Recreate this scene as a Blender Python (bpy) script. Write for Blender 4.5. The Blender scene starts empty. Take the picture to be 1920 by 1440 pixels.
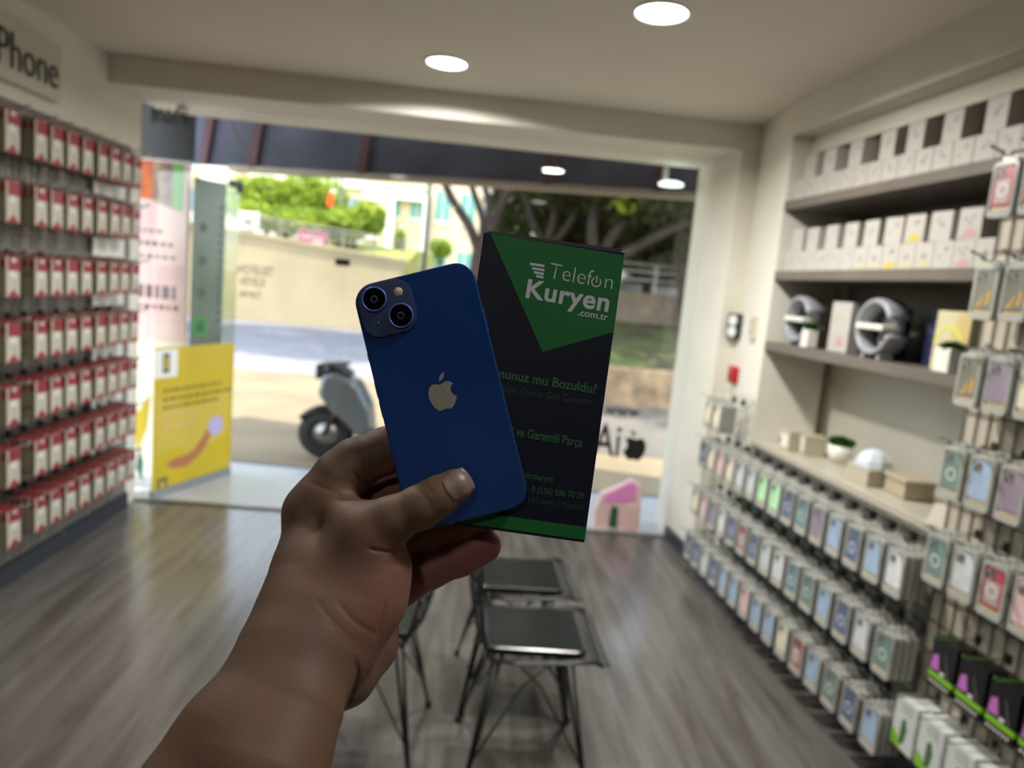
import bpy, bmesh, math, random
import numpy as np
from mathutils import Vector, Matrix

random.seed(7)
SC = bpy.context.scene
COL = SC.collection
PI = math.pi

# ------------------------------------------------------------------ camera
FPX, EYE = 1331.0, 1.6                      # focal length in pixels of the 1920x1440 frame, eye height in metres
CX = Vector((0.99439, -0.05163, 0.09243)).normalized()


def cam_axes():
    d = np.array([(890 - 960) / FPX, -(530 - 720) / FPX, -1.0]); d /= np.linalg.norm(d)
    r = math.radians(4.8)
    up = np.array([math.sin(r), math.cos(r), 0.0]); up -= up.dot(d) * d; up /= np.linalg.norm(up)
    return np.column_stack([np.cross(d, up), d, up])


MC = cam_axes()                              # rows: the camera's own axes expressed in the room
cam_data = bpy.data.cameras.new('camera')
cam = bpy.data.objects.new('camera', cam_data); COL.objects.link(cam)
cam_data.sensor_width = 36.0
cam_data.lens = FPX / 1920 * 36.0
cam_data.clip_start = 0.02
cam_data.clip_end = 400
cam_data.dof.use_dof = True
cam_data.dof.focus_distance = 0.412
cam_data.dof.aperture_fstop = 6.4
mw = Matrix.Identity(4)
for i in range(3):
    for j in range(3):
        mw[i][j] = MC[j][i]
mw.translation = Vector((0, 0, EYE))
cam.matrix_world = mw
SC.camera = cam

# ------------------------------------------------------------------ view, sky, sun
SC.view_settings.view_transform = 'Standard'
SC.view_settings.look = 'None'
SC.view_settings.exposure = 1.08
SC.view_settings.gamma = 1.0
SC.view_settings.use_curve_mapping = False
world = bpy.data.worlds.new('sky'); SC.world = world
world.use_nodes = True
wn = world.node_tree
wn.nodes.clear()
wo = wn.nodes.new('ShaderNodeOutputWorld'); wb = wn.nodes.new('ShaderNodeBackground')
sky = wn.nodes.new('ShaderNodeTexSky'); sky.sky_type = 'NISHITA'
sky.sun_disc = False; sky.sun_elevation = math.radians(62); sky.sun_rotation = math.radians(200)
wb.inputs['Strength'].default_value = 0.5
hs = wn.nodes.new('ShaderNodeHueSaturation'); hs.inputs['Saturation'].default_value = 0.55
wn.links.new(sky.outputs[0], hs.inputs['Color']); wn.links.new(hs.outputs[0], wb.inputs[0]); wn.links.new(wb.outputs[0], wo.inputs[0])
sun_data = bpy.data.lights.new('sun', 'SUN')
sun_data.energy = 3.6; sun_data.angle = math.radians(0.6); sun_data.color = (1.0, 0.93, 0.80)
sun = bpy.data.objects.new('sun', sun_data); COL.objects.link(sun)
SUN_DIR = Vector((0.30, 0.24, -1.0)).normalized()       # the way the sunlight travels
sun.rotation_euler = SUN_DIR.to_track_quat('-Z', 'Y').to_euler()
LAMP_W = 20.0
SC.cycles.max_bounces = 8
SC.cycles.transparent_max_bounces = 16
SC.cycles.caustics_reflective = False
SC.cycles.caustics_refractive = False

# ------------------------------------------------------------------ small tools
def ray(px, py):
    c = np.array([(px - 960) / FPX, -(py - 720) / FPX, -1.0])
    return MC.T @ c


def at_depth(px, py, d):
    return Vector(np.array([0, 0, EYE]) + ray(px, py) * d)


def at_y(px, py, y):
    r = ray(px, py); return Vector(np.array([0, 0, EYE]) + r * (y / r[1]))


def srgb(r, g, b):
    def f(c):
        c /= 255.0
        return c / 12.92 if c <= 0.04045 else ((c + 0.055) / 1.055) ** 2.4
    return (f(r), f(g), f(b), 1.0)


MATS = {}


def mat(name, col, rough=0.6, metal=0.0, noise=None, nscale=20, bump=0.0, bscale=200, spec=None, emit=None, estr=0, sss=0, trans=0, coat=0):
    if name in MATS: return MATS[name]
    m = bpy.data.materials.new(name); m.use_nodes = True
    nt = m.node_tree; b = nt.nodes['Principled BSDF']
    b.inputs['Base Color'].default_value = col
    b.inputs['Roughness'].default_value = rough
    b.inputs['Metallic'].default_value = metal
    if spec is not None: b.inputs['Specular IOR Level'].default_value = spec
    if coat: b.inputs['Coat Weight'].default_value = coat
    if sss:
        b.inputs['Subsurface Weight'].default_value = sss
        b.inputs['Subsurface Radius'].default_value = (1.0, 0.35, 0.2)
        b.inputs['Subsurface Scale'].default_value = 0.004
    if emit:
        b.inputs['Emission Color'].default_value = emit
        b.inputs['Emission Strength'].default_value = estr
    tc = nt.nodes.new('ShaderNodeTexCoord')
    if noise:
        n = nt.nodes.new('ShaderNodeTexNoise'); n.inputs['Scale'].default_value = nscale; n.inputs['Detail'].default_value = 5
        r = nt.nodes.new('ShaderNodeValToRGB')
        r.color_ramp.elements[0].position = 0.35; r.color_ramp.elements[1].position = 0.68
        r.color_ramp.elements[0].color = col; r.color_ramp.elements[1].color = noise
        nt.links.new(tc.outputs['Object'], n.inputs['Vector']); nt.links.new(n.outputs['Fac'], r.inputs[0])
        nt.links.new(r.outputs[0], b.inputs['Base Color'])
    if bump:
        n2 = nt.nodes.new('ShaderNodeTexNoise'); n2.inputs['Scale'].default_value = bscale; n2.inputs['Detail'].default_value = 6
        bp = nt.nodes.new('ShaderNodeBump'); bp.inputs['Strength'].default_value = bump; bp.inputs['Distance'].default_value = 0.002
        nt.links.new(tc.outputs['Object'], n2.inputs['Vector']); nt.links.new(n2.outputs['Fac'], bp.inputs['Height'])
        nt.links.new(bp.outputs[0], b.inputs['Normal'])
    MATS[name] = m
    return m


class MB:
    """collects shapes and links them as one mesh object"""
    def __init__(s):
        s.bm = bmesh.new(); s.mats = []; s.cur = 0; s.smooth = False

    def use(s, m, smooth=None):
        if m not in s.mats: s.mats.append(m)
        s.cur = s.mats.index(m)
        if smooth is not None: s.smooth = smooth
        return s

    def _f(s, fs):
        for f in fs:
            f.material_index = s.cur; f.smooth = s.smooth

    def box(s, lo, hi, M=None):
        x0, y0, z0 = lo; x1, y1, z1 = hi
        vs = [s.bm.verts.new(p) for p in ((x0, y0, z0), (x1, y0, z0), (x1, y1, z0), (x0, y1, z0), (x0, y0, z1), (x1, y0, z1), (x1, y1, z1), (x0, y1, z1))]
        fs = [s.bm.faces.new([vs[i] for i in q]) for q in ((3, 2, 1, 0), (4, 5, 6, 7), (0, 1, 5, 4), (1, 2, 6, 5), (2, 3, 7, 6), (3, 0, 4, 7))]
        if M: bmesh.ops.transform(s.bm, matrix=M, verts=vs)
        s._f(fs); return vs

    def prism(s, pts, d0, d1, axis='z', M=None):
        """polygon pts (a, b) extruded from d0 to d1 along an axis"""
        def P(a, b, d):
            return {'z': (a, b, d), 'y': (a, d, b), 'x': (d, a, b)}[axis]
        lo = [s.bm.verts.new(P(a, b, d0)) for a, b in pts]; hi = [s.bm.verts.new(P(a, b, d1)) for a, b in pts]
        n = len(pts); fs = []
        fs.append(s.bm.faces.new(lo[::-1])); fs.append(s.bm.faces.new(hi))
        for i in range(n):
            fs.append(s.bm.faces.new((lo[i], lo[(i + 1) % n], hi[(i + 1) % n], hi[i])))
        if M: bmesh.ops.transform(s.bm, matrix=M, verts=lo + hi)
        s._f(fs); bmesh.ops.recalc_face_normals(s.bm, faces=fs)
        return lo + hi

    def lathe(s, prof, seg=24, M=None, closed=True):
        """profile (r, z) turned about z"""
        rings = []; allv = []
        for r, z in prof:
            if r < 1e-6:
                v = [s.bm.verts.new((0, 0, z))]
            else:
                v = [s.bm.verts.new((r * math.cos(2 * PI * k / seg), r * math.sin(2 * PI * k / seg), z)) for k in range(seg)]
            rings.append(v); allv += v
        fs = []
        for a, b in zip(rings[:-1], rings[1:]):
            for k in range(seg):
                k2 = (k + 1) % seg
                if len(a) == 1 and len(b) == 1: continue
                if len(a) == 1: fs.append(s.bm.faces.new((a[0], b[k2], b[k])))
                elif len(b) == 1: fs.append(s.bm.faces.new((a[k], a[k2], b[0])))
                else: fs.append(s.bm.faces.new((a[k], a[k2], b[k2], b[k])))
        if M: bmesh.ops.transform(s.bm, matrix=M, verts=allv)
        s._f(fs); bmesh.ops.recalc_face_normals(s.bm, faces=fs)
        return allv

    def tube(s, pts, r, seg=6, radii=None, caps=True):
        pts = [Vector(p) for p in pts]; n = len(pts); rings = []
        up = Vector((0, 0, 1))
        t0 = (pts[1] - pts[0]).normalized()
        if abs(t0.dot(up)) > 0.9: up = Vector((1, 0, 0))
        for i, p in enumerate(pts):
            if i == 0: t = pts[1] - pts[0]
            elif i == n - 1: t = pts[-1] - pts[-2]
            else: t = (pts[i + 1] - pts[i]).normalized() + (pts[i] - pts[i - 1]).normalized()
            if t.length < 1e-9: t = Vector((0, 0, 1))
            t.normalize()
            a = up - t * up.dot(t)
            if a.length < 1e-4: a = Vector((1, 0, 0)) - t * t.x
            a.normalize(); up = a; b = t.cross(a)
            rr = radii[i] if radii else r
            rings.append([s.bm.verts.new(p + (a * math.cos(2 * PI * k / seg) + b * math.sin(2 * PI * k / seg)) * rr) for k in range(seg)])
        fs = []
        for A, B in zip(rings[:-1], rings[1:]):
            for k in range(seg):
                fs.append(s.bm.faces.new((A[k], A[(k + 1) % seg], B[(k + 1) % seg], B[k])))
        if caps:
            fs.append(s.bm.faces.new(rings[0][::-1])); fs.append(s.bm.faces.new(rings[-1]))
        s._f(fs)

    def mesh(s, name):
        me = bpy.data.meshes.new(name); s.bm.to_mesh(me); s.bm.free()
        for m in s.mats: me.materials.append(m)
        return me

    def build(s, name, parent=None, loc=None, rotz=0, M=None, bevel=0, label=None):
        me = s.mesh(name)
        return place(me, name, parent, loc, rotz, M, bevel, label)


def place(me, name, parent=None, loc=None, rotz=0, M=None, bevel=0, label=None):
    o = bpy.data.objects.new(name, me); COL.objects.link(o)
    if M is not None: o.matrix_world = M
    else:
        if loc is not None: o.location = loc
        o.rotation_euler = (0, 0, rotz)
    if parent: o.parent = parent
    if bevel:
        b = o.modifiers.new('bevel', 'BEVEL'); b.width = bevel; b.segments = 2; b.limit_method = 'ANGLE'
    if label: o['label'] = label
    return o


def tag(o, label=None, cat=None, group=None, kind=None):
    if label: o['label'] = label
    if cat: o['category'] = cat
    if group: o['group'] = group
    if kind: o['kind'] = kind
    return o


def empty(name, loc, label, cat, rotz=0, group=None, M=None):
    o = bpy.data.objects.new(name, None); COL.objects.link(o)
    o.empty_display_size = 0.05
    if M is not None: o.matrix_world = M
    else:
        o.location = loc; o.rotation_euler = (0, 0, rotz)
    return tag(o, label, cat, group)


def struct(o, label=None, cat=None):
    o['kind'] = 'structure'
    if label: o['label'] = label
    if cat: o['category'] = cat
    return o


def rrect(x0, y0, x1, y1, r, n=5):
    pts = []
    for cx, cy, a0 in ((x1 - r, y1 - r, 0), (x0 + r, y1 - r, 90), (x0 + r, y0 + r, 180), (x1 - r, y0 + r, 270)):
        for k in range(n + 1):
            a = math.radians(a0 + 90 * k / n); pts.append((cx + r * math.cos(a), cy + r * math.sin(a)))
    return pts


def text_mesh(s, name, m, size=1.0, bold=0.0, depth=0.0, align='LEFT', space=1.0):
    """lettering as a mesh, baseline along +x, origin at the baseline's start"""
    c = bpy.data.curves.new(name, 'FONT'); c.body = s; c.size = size; c.offset = bold; c.extrude = depth; c.align_x = align; c.resolution_u = 4; c.space_character = space
    o = bpy.data.objects.new(name, c); COL.objects.link(o)
    dg = bpy.context.evaluated_depsgraph_get(); dg.update()
    me = bpy.data.meshes.new_from_object(o.evaluated_get(dg))
    bpy.data.objects.remove(o); bpy.data.curves.remove(c)
    me.name = name; me.materials.clear(); me.materials.append(m)
    return me


def mesh_bounds(me):
    a = np.empty(len(me.vertices) * 3); me.vertices.foreach_get('co', a); a = a.reshape(-1, 3)
    return a.min(0), a.max(0)


def apple_outline(scale, mirror=False):
    cr = [(0.46, 0.31), (0.40, 0.385), (0.31, 0.435), (0.20, 0.445), (0.10, 0.405), (0.0, 0.37), (-0.09, 0.40), (-0.19, 0.44), (-0.31, 0.42), (-0.41, 0.33), (-0.475, 0.18), (-0.49, 0.02), (-0.465, -0.16), (-0.41, -0.31), (-0.33, -0.44), (-0.24, -0.53), (-0.16, -0.545), (-0.08, -0.52), (0.0, -0.505), (0.08, -0.52), (0.17, -0.545), (0.26, -0.52), (0.36, -0.41), (0.44, -0.28), (0.49, -0.155),
          (0.41, -0.10), (0.355, -0.02), (0.33, 0.07), (0.345, 0.17), (0.39, 0.25)]
    leaf = [(0.01, 0.50), (0.02, 0.58), (0.06, 0.66), (0.13, 0.735), (0.23, 0.79), (0.235, 0.72), (0.205, 0.64), (0.15, 0.565), (0.08, 0.515)]
    k = -1 if mirror else 1
    return [[(x * k * scale, y * scale) for x, y in q] for q in (cr, leaf)]


def fill_poly(mb, pts, z0, z1, M=None):
    mb.prism(pts, z0, z1, 'z', M)


ORD = ['first', 'second', 'third', 'fourth', 'fifth', 'sixth', 'seventh', 'eighth', 'ninth', 'tenth', 'eleventh', 'twelfth', 'thirteenth', 'fourteenth', 'fifteenth', 'sixteenth', 'seventeenth', 'eighteenth']

# ------------------------------------------------------------------ common materials
M_wall = mat('white_paint', srgb(230, 226, 214), 0.75, noise=srgb(224, 220, 208), nscale=3, bump=0.08)
M_ceil = mat('ceiling_paint', srgb(236, 229, 216), 0.85, noise=srgb(232, 225, 212), nscale=2)
M_black = mat('black_plastic', srgb(22, 22, 23), 0.4)
M_plinth = mat('dark_plinth', srgb(40, 43, 50), 0.45)
M_white = mat('white_lacquer', srgb(225, 222, 214), 0.4)
M_wire = mat('pale_wire', srgb(190, 188, 182), 0.35, 0.6)
M_chrome = mat('steel', srgb(170, 168, 160), 0.3, 0.9)
M_shelf = mat('grey_brown_board', srgb(106, 97, 90), 0.5, noise=srgb(96, 88, 81), nscale=6)
M_shelfdark = mat('dark_grey_laminate', srgb(92, 86, 80), 0.5)
M_backboard = mat('taupe_backboard', srgb(128, 120, 112), 0.7)
M_counter = mat('cream_worktop', srgb(178, 172, 158), 0.35)


def floor_material():
    m = bpy.data.materials.new('grey_oak_laminate'); m.use_nodes = True
    nt = m.node_tree; b = nt.nodes['Principled BSDF']; L = nt.links
    tc = nt.nodes.new('ShaderNodeTexCoord')
    mp = nt.nodes.new('ShaderNodeMapping'); mp.inputs['Rotation'].default_value[2] = PI / 2
    L.new(tc.outputs['Object'], mp.inputs['Vector'])
    br = nt.nodes.new('ShaderNodeTexBrick'); br.inputs['Scale'].default_value = 1.0
    br.inputs['Brick Width'].default_value = 1.2; br.inputs['Row Height'].default_value = 0.19
    br.inputs['Mortar Size'].default_value = 0.0012; br.inputs['Bias'].default_value = 0.0
    br.inputs['Color1'].default_value = srgb(104, 101, 98); br.inputs['Color2'].default_value = srgb(94, 91, 88); br.inputs['Mortar'].default_value = srgb(95, 90, 84)
    L.new(mp.outputs[0], br.inputs['Vector'])
    mp2 = nt.nodes.new('ShaderNodeMapping'); mp2.inputs['Scale'].default_value = (9.0, 0.9, 1.0)
    L.new(tc.outputs['Object'], mp2.inputs['Vector'])
    n = nt.nodes.new('ShaderNodeTexNoise'); n.inputs['Scale'].default_value = 1.6; n.inputs['Detail'].default_value = 7; n.inputs['Distortion'].default_value = 0.6
    L.new(mp2.outputs[0], n.inputs['Vector'])
    cr = nt.nodes.new('ShaderNodeValToRGB')
    cr.color_ramp.elements[0].position = 0.36; cr.color_ramp.elements[0].color = (0.58, 0.53, 0.50, 1)
    cr.color_ramp.elements[1].position = 0.62; cr.color_ramp.elements[1].color = (1.05, 1.05, 1.05, 1)
    L.new(n.outputs['Fac'], cr.inputs[0])
    mx = nt.nodes.new('ShaderNodeMixRGB'); mx.blend_type = 'MULTIPLY'; mx.inputs[0].default_value = 0.85
    L.new(br.outputs['Color'], mx.inputs[1]); L.new(cr.outputs[0], mx.inputs[2]); L.new(mx.outputs[0], b.inputs['Base Color'])
    b.inputs['Roughness'].default_value = 0.2; b.inputs['Specular IOR Level'].default_value = 0.7
    bp = nt.nodes.new('ShaderNodeBump'); bp.inputs['Strength'].default_value = 0.05; bp.inputs['Distance'].default_value = 0.002
    L.new(n.outputs['Fac'], bp.inputs['Height']); L.new(bp.outputs[0], b.inputs['Normal'])
    return m


def glass_material(name='window_glass', tint=(0.97, 0.975, 0.955, 1), refl=1.45):
    m = bpy.data.materials.new(name); m.use_nodes = True
    nt = m.node_tree; nt.nodes.clear()
    o = nt.nodes.new('ShaderNodeOutputMaterial'); t = nt.nodes.new('ShaderNodeBsdfTransparent'); g = nt.nodes.new('ShaderNodeBsdfGlossy')
    lw = nt.nodes.new('ShaderNodeLayerWeight'); lw.inputs['Blend'].default_value = 0.5
    pw = nt.nodes.new('ShaderNodeMath'); pw.operation = 'POWER'; pw.inputs[1].default_value = 4.0
    f = nt.nodes.new('ShaderNodeMath'); f.operation = 'MULTIPLY_ADD'; f.inputs[1].default_value = 0.6; f.inputs[2].default_value = 0.035
    nt.links.new(lw.outputs['Facing'], pw.inputs[0]); nt.links.new(pw.outputs[0], f.inputs[0])
    mx = nt.nodes.new('ShaderNodeMixShader'); t.inputs[0].default_value = tint; g.inputs['Roughness'].default_value = 0.02
    nt.links.new(f.outputs[0], mx.inputs[0]); nt.links.new(t.outputs[0], mx.inputs[1]); nt.links.new(g.outputs[0], mx.inputs[2]); nt.links.new(mx.outputs[0], o.inputs[0])
    return m


M_floor = floor_material()
M_glass = glass_material()

# ------------------------------------------------------------------ the room
XL, YF = -2.09, 4.6
ZC, ZO = 2.65, 2.49
mb = MB().use(M_floor); mb.box((-2.4, -3.2, -0.1), (2.6, 4.66, 0.0)); struct(mb.build('floor'), 'grey oak laminate floor of the shop', 'floor')
mb = MB().use(M_ceil); mb.box((-2.4, -3.2, ZC), (2.6, 4.9, ZC + 0.35)); struct(mb.build('ceiling'), 'off-white plaster ceiling', 'ceiling')
mb = MB().use(M_wall); mb.box((XL - 0.3, -3.2, 0), (XL, 4.6, ZC))
struct(mb.build('wall_left'), 'off-white wall behind the red accessory boxes', 'wall')
mb = MB().use(mat('rear_wall_paint', srgb(158, 150, 140), 0.7)); mb.box((-2.4, -3.4, 0), (2.6, -3.2, ZC)); struct(mb.build('wall_rear'), 'wall at the back of the shop', 'wall')
# front beam over the opening
mb = MB().use(M_wall); mb.box((XL, 4.2, 2.5), (1.4848, 4.9, ZC)); struct(mb.build('trim_1', bevel=0.004), 'plain beam across the top of the shop window', 'beam')
# right hand column beside the opening: bright reveal, then the nook face
mb = MB().use(M_wall)
mb.prism([(1.452, 4.9), (1.452, 4.6), (1.485, 4.2), (1.60, 4.2), (1.60, 4.25), (2.6, 4.25), (2.6, 4.9)], 0, ZC, 'z')
struct(mb.build('wall_front', bevel=0.003), 'white column to the right of the shop window', 'wall')
TH = math.radians(184.29)
P0 = Vector((1.49, 4.13, 0))
NV = Vector((math.cos(TH), math.sin(TH), 0)); UV = Vector((-math.sin(TH), math.cos(TH), 0))   # out of the rack, and along it towards the camera


def rk(y, off=0.0, z=0.0):
    """point on the right-hand rack at room depth y, off metres out of its face"""
    t = (P0.y + NV.y * off - y) / -UV.y
    p = P0 + UV * t + NV * off
    return Vector((p.x, p.y, z))


def RM(y, off=0.0, z=0.0):
    return Matrix.Translation(rk(y, off, z)) @ Matrix.Rotation(TH, 4, 'Z')


# wall pier between the nook and the shelves (with the clock and red call point)
mb = MB().use(M_wall)
q = rk(3.62, 0.0)
mb.prism([(1.59, 4.2), (1.62, 4.25), (2.0, 4.25), (q.x + 0.34, 3.66), (q.x + 0.34, 3.62), (q.x, 3.62)], 0.0, ZC, 'z')
struct(mb.build('wall_pier', bevel=0.002), 'white pier between the window column and the shelves', 'wall')
qb = rk(-3.2, 0.0)
# back wall of the shelves
mb = MB().use(M_wall)
b0 = rk(4.35, -0.40); b1 = rk(-3.2, -0.40)
mb.prism([(b0.x, b0.y), (b1.x, b1.y), (b1.x + 0.2, b1.y), (b0.x + 0.2, b0.y)], 0, ZC, 'z')
struct(mb.build('wall_right'), 'pale wall behind the right-hand shelves', 'wall')


def rack_prism(mb, y0, y1, o0, o1, z0, z1):
    """block along the right rack between depths y0 > y1, out-of-face offsets o0..o1"""
    a, b, c, d = rk(y0, o0), rk(y1, o0), rk(y1, o1), rk(y0, o1)
    vs = [mb.bm.verts.new((p.x, p.y, z)) for z in (z0, z1) for p in (a, b, c, d)]
    fs = [mb.bm.faces.new([vs[i] for i in qd]) for qd in ((3, 2, 1, 0), (4, 5, 6, 7), (0, 1, 5, 4), (1, 2, 6, 5), (2, 3, 7, 6), (3, 0, 4, 7))]
    mb._f(fs); bmesh.ops.recalc_face_normals(mb.bm, faces=fs)


# stepped soffit over the shelves
mb = MB().use(M_wall)
rack_prism(mb, 3.62, -3.1, -0.40, 0.0, 2.475, ZC)
rack_prism(mb, 3.62, -3.1, -0.40, -0.10, 2.39, 2.475)
struct(mb.build('trim_2'), 'stepped plaster soffit above the shelves', 'soffit')
mb = MB().use(M_plinth); mb.box((XL, -3.0, 0), (XL + 0.03, 4.45, 0.10)); struct(mb.build('baseboard_left'), 'black plinth under the left-hand rack', 'baseboard')
mb = MB().use(M_plinth)
mb.prism([(1.452, 4.6), (1.43, 4.6), (1.46, 4.17), (1.49, 4.17), (1.485, 4.2)], 0, 0.085, 'z')
struct(mb.build('baseboard_right'), 'black skirting round the foot of the window column', 'baseboard')
# threshold strip under the glass
M_metal = mat('brushed_aluminium', srgb(150, 150, 148), 0.35, 0.8)
mb = MB().use(M_metal); mb.box((-2.09, 4.585, 0), (1.452, 4.625, 0.012)); struct(mb.build('trim_3'), 'thin metal channel under the shop glass', 'threshold')

# ------------------------------------------------------------------ ceiling lamps
def downlight(x, y, r, label, power=LAMP_W):
    t = empty('ceiling_downlight', (x, y, ZC), label, 'ceiling light', group='recessed round ceiling lights')
    mb = MB().use(mat('lamp_rim', srgb(225, 222, 215), 0.4), True)
    mb.lathe([(r * 0.93, -0.001), (r * 0.97, -0.008), (r * 1.08, -0.010), (r * 1.14, -0.006), (r * 1.16, -0.0005)], 32)
    mb.build('rim', t)
    mb = MB().use(mat('lamp_diffuser', (1, 1, 1, 1), 0.5, emit=(0.93, 1.0, 0.96, 1), estr=5.0), True)
    mb.lathe([(0, -0.004), (r * 0.94, -0.004), (r * 0.94, -0.0008)], 32)
    mb.build('diffuser', t)
    ld = bpy.data.lights.new('downlight_beam', 'AREA'); ld.shape = 'DISK'; ld.size = r * 1.8; ld.energy = power; ld.color = (1.0, 0.97, 0.90); ld.spread = math.radians(165)
    lo = bpy.data.objects.new('downlight_beam', ld); COL.objects.link(lo); lo.location = (0, 0, -0.014); lo.parent = t
    return t


downlight(0.605, 2.762, 0.100, 'round recessed ceiling light nearest the camera, cut by the top of the frame', 22)
downlight(-0.225, 3.672, 0.100, 'smaller-looking round ceiling light near the window beam', 20)
downlight(-0.9, 1.3, 0.10, 'unseen round fill light added in the ceiling, left', 8)  # this and the next two are unseen lamps added for fill light
downlight(0.7, 0.3, 0.10, 'unseen round fill light added in the ceiling, right', 7)
downlight(-0.4, -1.2, 0.10, 'unseen round fill light added at the back of the shop', 4)

# ------------------------------------------------------------------ shop glass and door leaf
def pane(name, x0, x1, z0, z1, y=YF, label=None, cat='window'):
    mb = MB().use(M_glass); mb.box((x0, y - 0.004, z0), (x1, y + 0.004, z1))
    o = mb.build(name); return struct(o, label, cat)


pane('window_1', -2.09, -2.015, 0.012, 2.495, label='narrow fixed glass strip beside the left wall')
pane('window_2', -1.50, -0.842, 0.012, 2.495, label='fixed glass left of the pane joint')
pane('window_3', -0.838, 1.448, 0.012, 2.495, label='large fixed shop window right of the joint')
# joint fitting
mb = MB().use(M_black); mb.box((-0.885, 4.588, 1.628), (-0.795, 4.612, 1.672)); o = mb.build('glass_clamp', bevel=0.003)
tag(o, 'small black clamp joining two panes of the shop glass', 'clamp')

# open glass door leaf
HX, HY = -2.004, 4.64
ang = math.atan2(5.365 - HY, -1.735 - HX); LW = 0.77
door = empty('door_1', (HX, HY, 0), 'glass door leaf standing open, with posters stuck on it', 'door', ang)
door['kind'] = 'structure'
mb = MB().use(M_glass); mb.box((0, -0.004, 0.03), (LW, 0.004, 2.155)); mb.build('door_pane', door)
mb = MB().use(M_black); mb.box((LW - 0.11, -0.014, 2.11), (LW + 0.005, 0.014, 2.16)); mb.box((LW - 0.02, -0.02, 2.08), (LW + 0.01, 0.02, 2.16)); mb.build('top_patch_fitting', door, bevel=0.002)
mb = MB().use(M_metal); mb.box((0.0, -0.012, 0.0), (LW, 0.012, 0.05)); mb.build('bottom_rail', door)
M_frost = glass_material('frosted_film', (0.80, 0.84, 0.78, 1))
mb = MB().use(M_frost); mb.box((LW - 0.145, -0.0055, 1.0), (LW - 0.012, -0.0042, 2.08)); mb.build('frosted_strip', door)
MD = Matrix.Translation((HX, HY, 0)) @ Matrix.Rotation(ang, 4, 'Z')


def on_leaf(o): o.matrix_world = MD @ o.matrix_world; return o


# yellow poster on the leaf (faces -y side of the leaf, towards the room)
M_yel = mat('yellow_print', srgb(202, 176, 2), 0.4, trans=0)
M_yel2 = mat('pale_yellow_print', srgb(206, 182, 62), 0.4)
def sheet(mb, m, x0, z0, x1, z1, lay=0, sg=-1):
    """flat printed patch on a poster in front of the leaf; each layer 0.4 mm forward"""
    t = 0.006 + 0.0004 * lay
    y0, y1 = sg * t, sg * (t + 0.0004)
    mb.use(m).box((x0, min(y0, y1), z0), (x1, max(y0, y1), z1))


M_navy = mat('navy_ink', srgb(35, 38, 60), 0.5)
mb = MB(); mb.use(M_yel).box((0.0, -0.006, 0.005), (LW - 0.005, -0.0042, 1.0))
sheet(mb, mat('paper_white', srgb(238, 238, 232), 0.5), 0.0, 0.80, 0.20, 0.985)
sheet(mb, M_navy, 0.07, 0.83, 0.13, 0.96, 1)
sheet(mb, M_yel, 0.085, 0.85, 0.115, 0.94, 2)
mb.use(M_yel2)
for k in range(24):
    x = 0.02 + k * 0.03
    h0 = 0.28 + 0.03 * math.sin(k * 0.35); h1 = 0.62 + 0.05 * math.sin(k * 0.3 + 1)
    mb.box((x, -0.0064, h0), (x + 0.03, -0.006, h1))
skin_m = mat('printed_arm', srgb(178, 112, 62), 0.5)
mb.use(skin_m)
arm = [(0.12, 0.21), (0.18, 0.165), (0.30, 0.155), (0.42, 0.20), (0.50, 0.27), (0.56, 0.37), (0.52, 0.40), (0.45, 0.33), (0.38, 0.26), (0.30, 0.235), (0.2, 0.235)]
mb.prism(arm, -0.0069, -0.0065, 'y')
mb.use(mat('printed_lilac', srgb(186, 176, 214), 0.5)).prism([(0.59 + 0.075 * math.cos(a), 0.40 + 0.075 * math.sin(a)) for a in np.linspace(0, 2 * PI, 20, endpoint=False)], -0.0074, -0.007, 'y')
sheet(mb, mat('printed_pink', srgb(226, 170, 140), 0.5), 0.09, 0.46, 0.36, 0.55, 1)
sheet(mb, M_yel2, 0.10, 0.47, 0.35, 0.54, 2)
for xx, zz, w in ((0.08, 0.70, 0.55), (0.08, 0.64, 0.62), (0.08, 0.585, 0.5)):
    x = xx
    while x < xx + w:
        ww = random.uniform(0.02, 0.07); sheet(mb, mat('olive_ink', srgb(120, 105, 20), 0.6), x, zz, x + ww, zz + 0.022, 1); x += ww + 0.014
sheet(mb, M_navy, 0.05, 0.03, 0.13, 0.12, 1); sheet(mb, M_yel2, 0.07, 0.05, 0.11, 0.10, 2)
o = mb.build('advert_poster'); on_leaf(o)
tag(o, 'bright yellow advert poster on the lower half of the open glass door', 'poster')
# dark green banner on the leaf
M_gban = mat('green_banner', srgb(70, 92, 62), 0.25, noise=srgb(110, 122, 112), nscale=2.2)
gx0, gx1 = 0.30, 0.62
mb = MB(); mb.use(M_gban).box((gx0, -0.006, 1.0), (gx1, -0.0042, 2.12))
ring = lambda r0, cx, cz: [(cx + r0 * math.cos(a), cz + r0 * math.sin(a)) for a in np.linspace(0, 2 * PI, 20, endpoint=False)]
mb.use(mat('badge_green', srgb(30, 140, 40), 0.4)).prism(ring(0.075, gx0 + 0.10, 1.13), -0.0066, -0.006, 'y')
mb.use(mat('badge_green_dark', srgb(20, 95, 28), 0.4)).prism(ring(0.045, gx0 + 0.10, 1.13), -0.0072, -0.0066, 'y')
for k in range(3):
    mb.use(mat('banner_ink', srgb(45, 62, 45), 0.4)).prism(ring(0.035, gx0 + 0.10, 1.36 + 0.22 * k), -0.0066, -0.006, 'y')
for k in range(14):
    mb.use(mat('banner_ink', srgb(45, 62, 45), 0.4)).box((gx1 - 0.06, -0.0064, 1.15 + k * 0.06), (gx1 - 0.03, -0.006, 1.185 + k * 0.06))
o = mb.build('advert_banner'); on_leaf(o); tag(o, 'narrow dark green banner on the open glass door above the yellow poster', 'banner')

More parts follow.
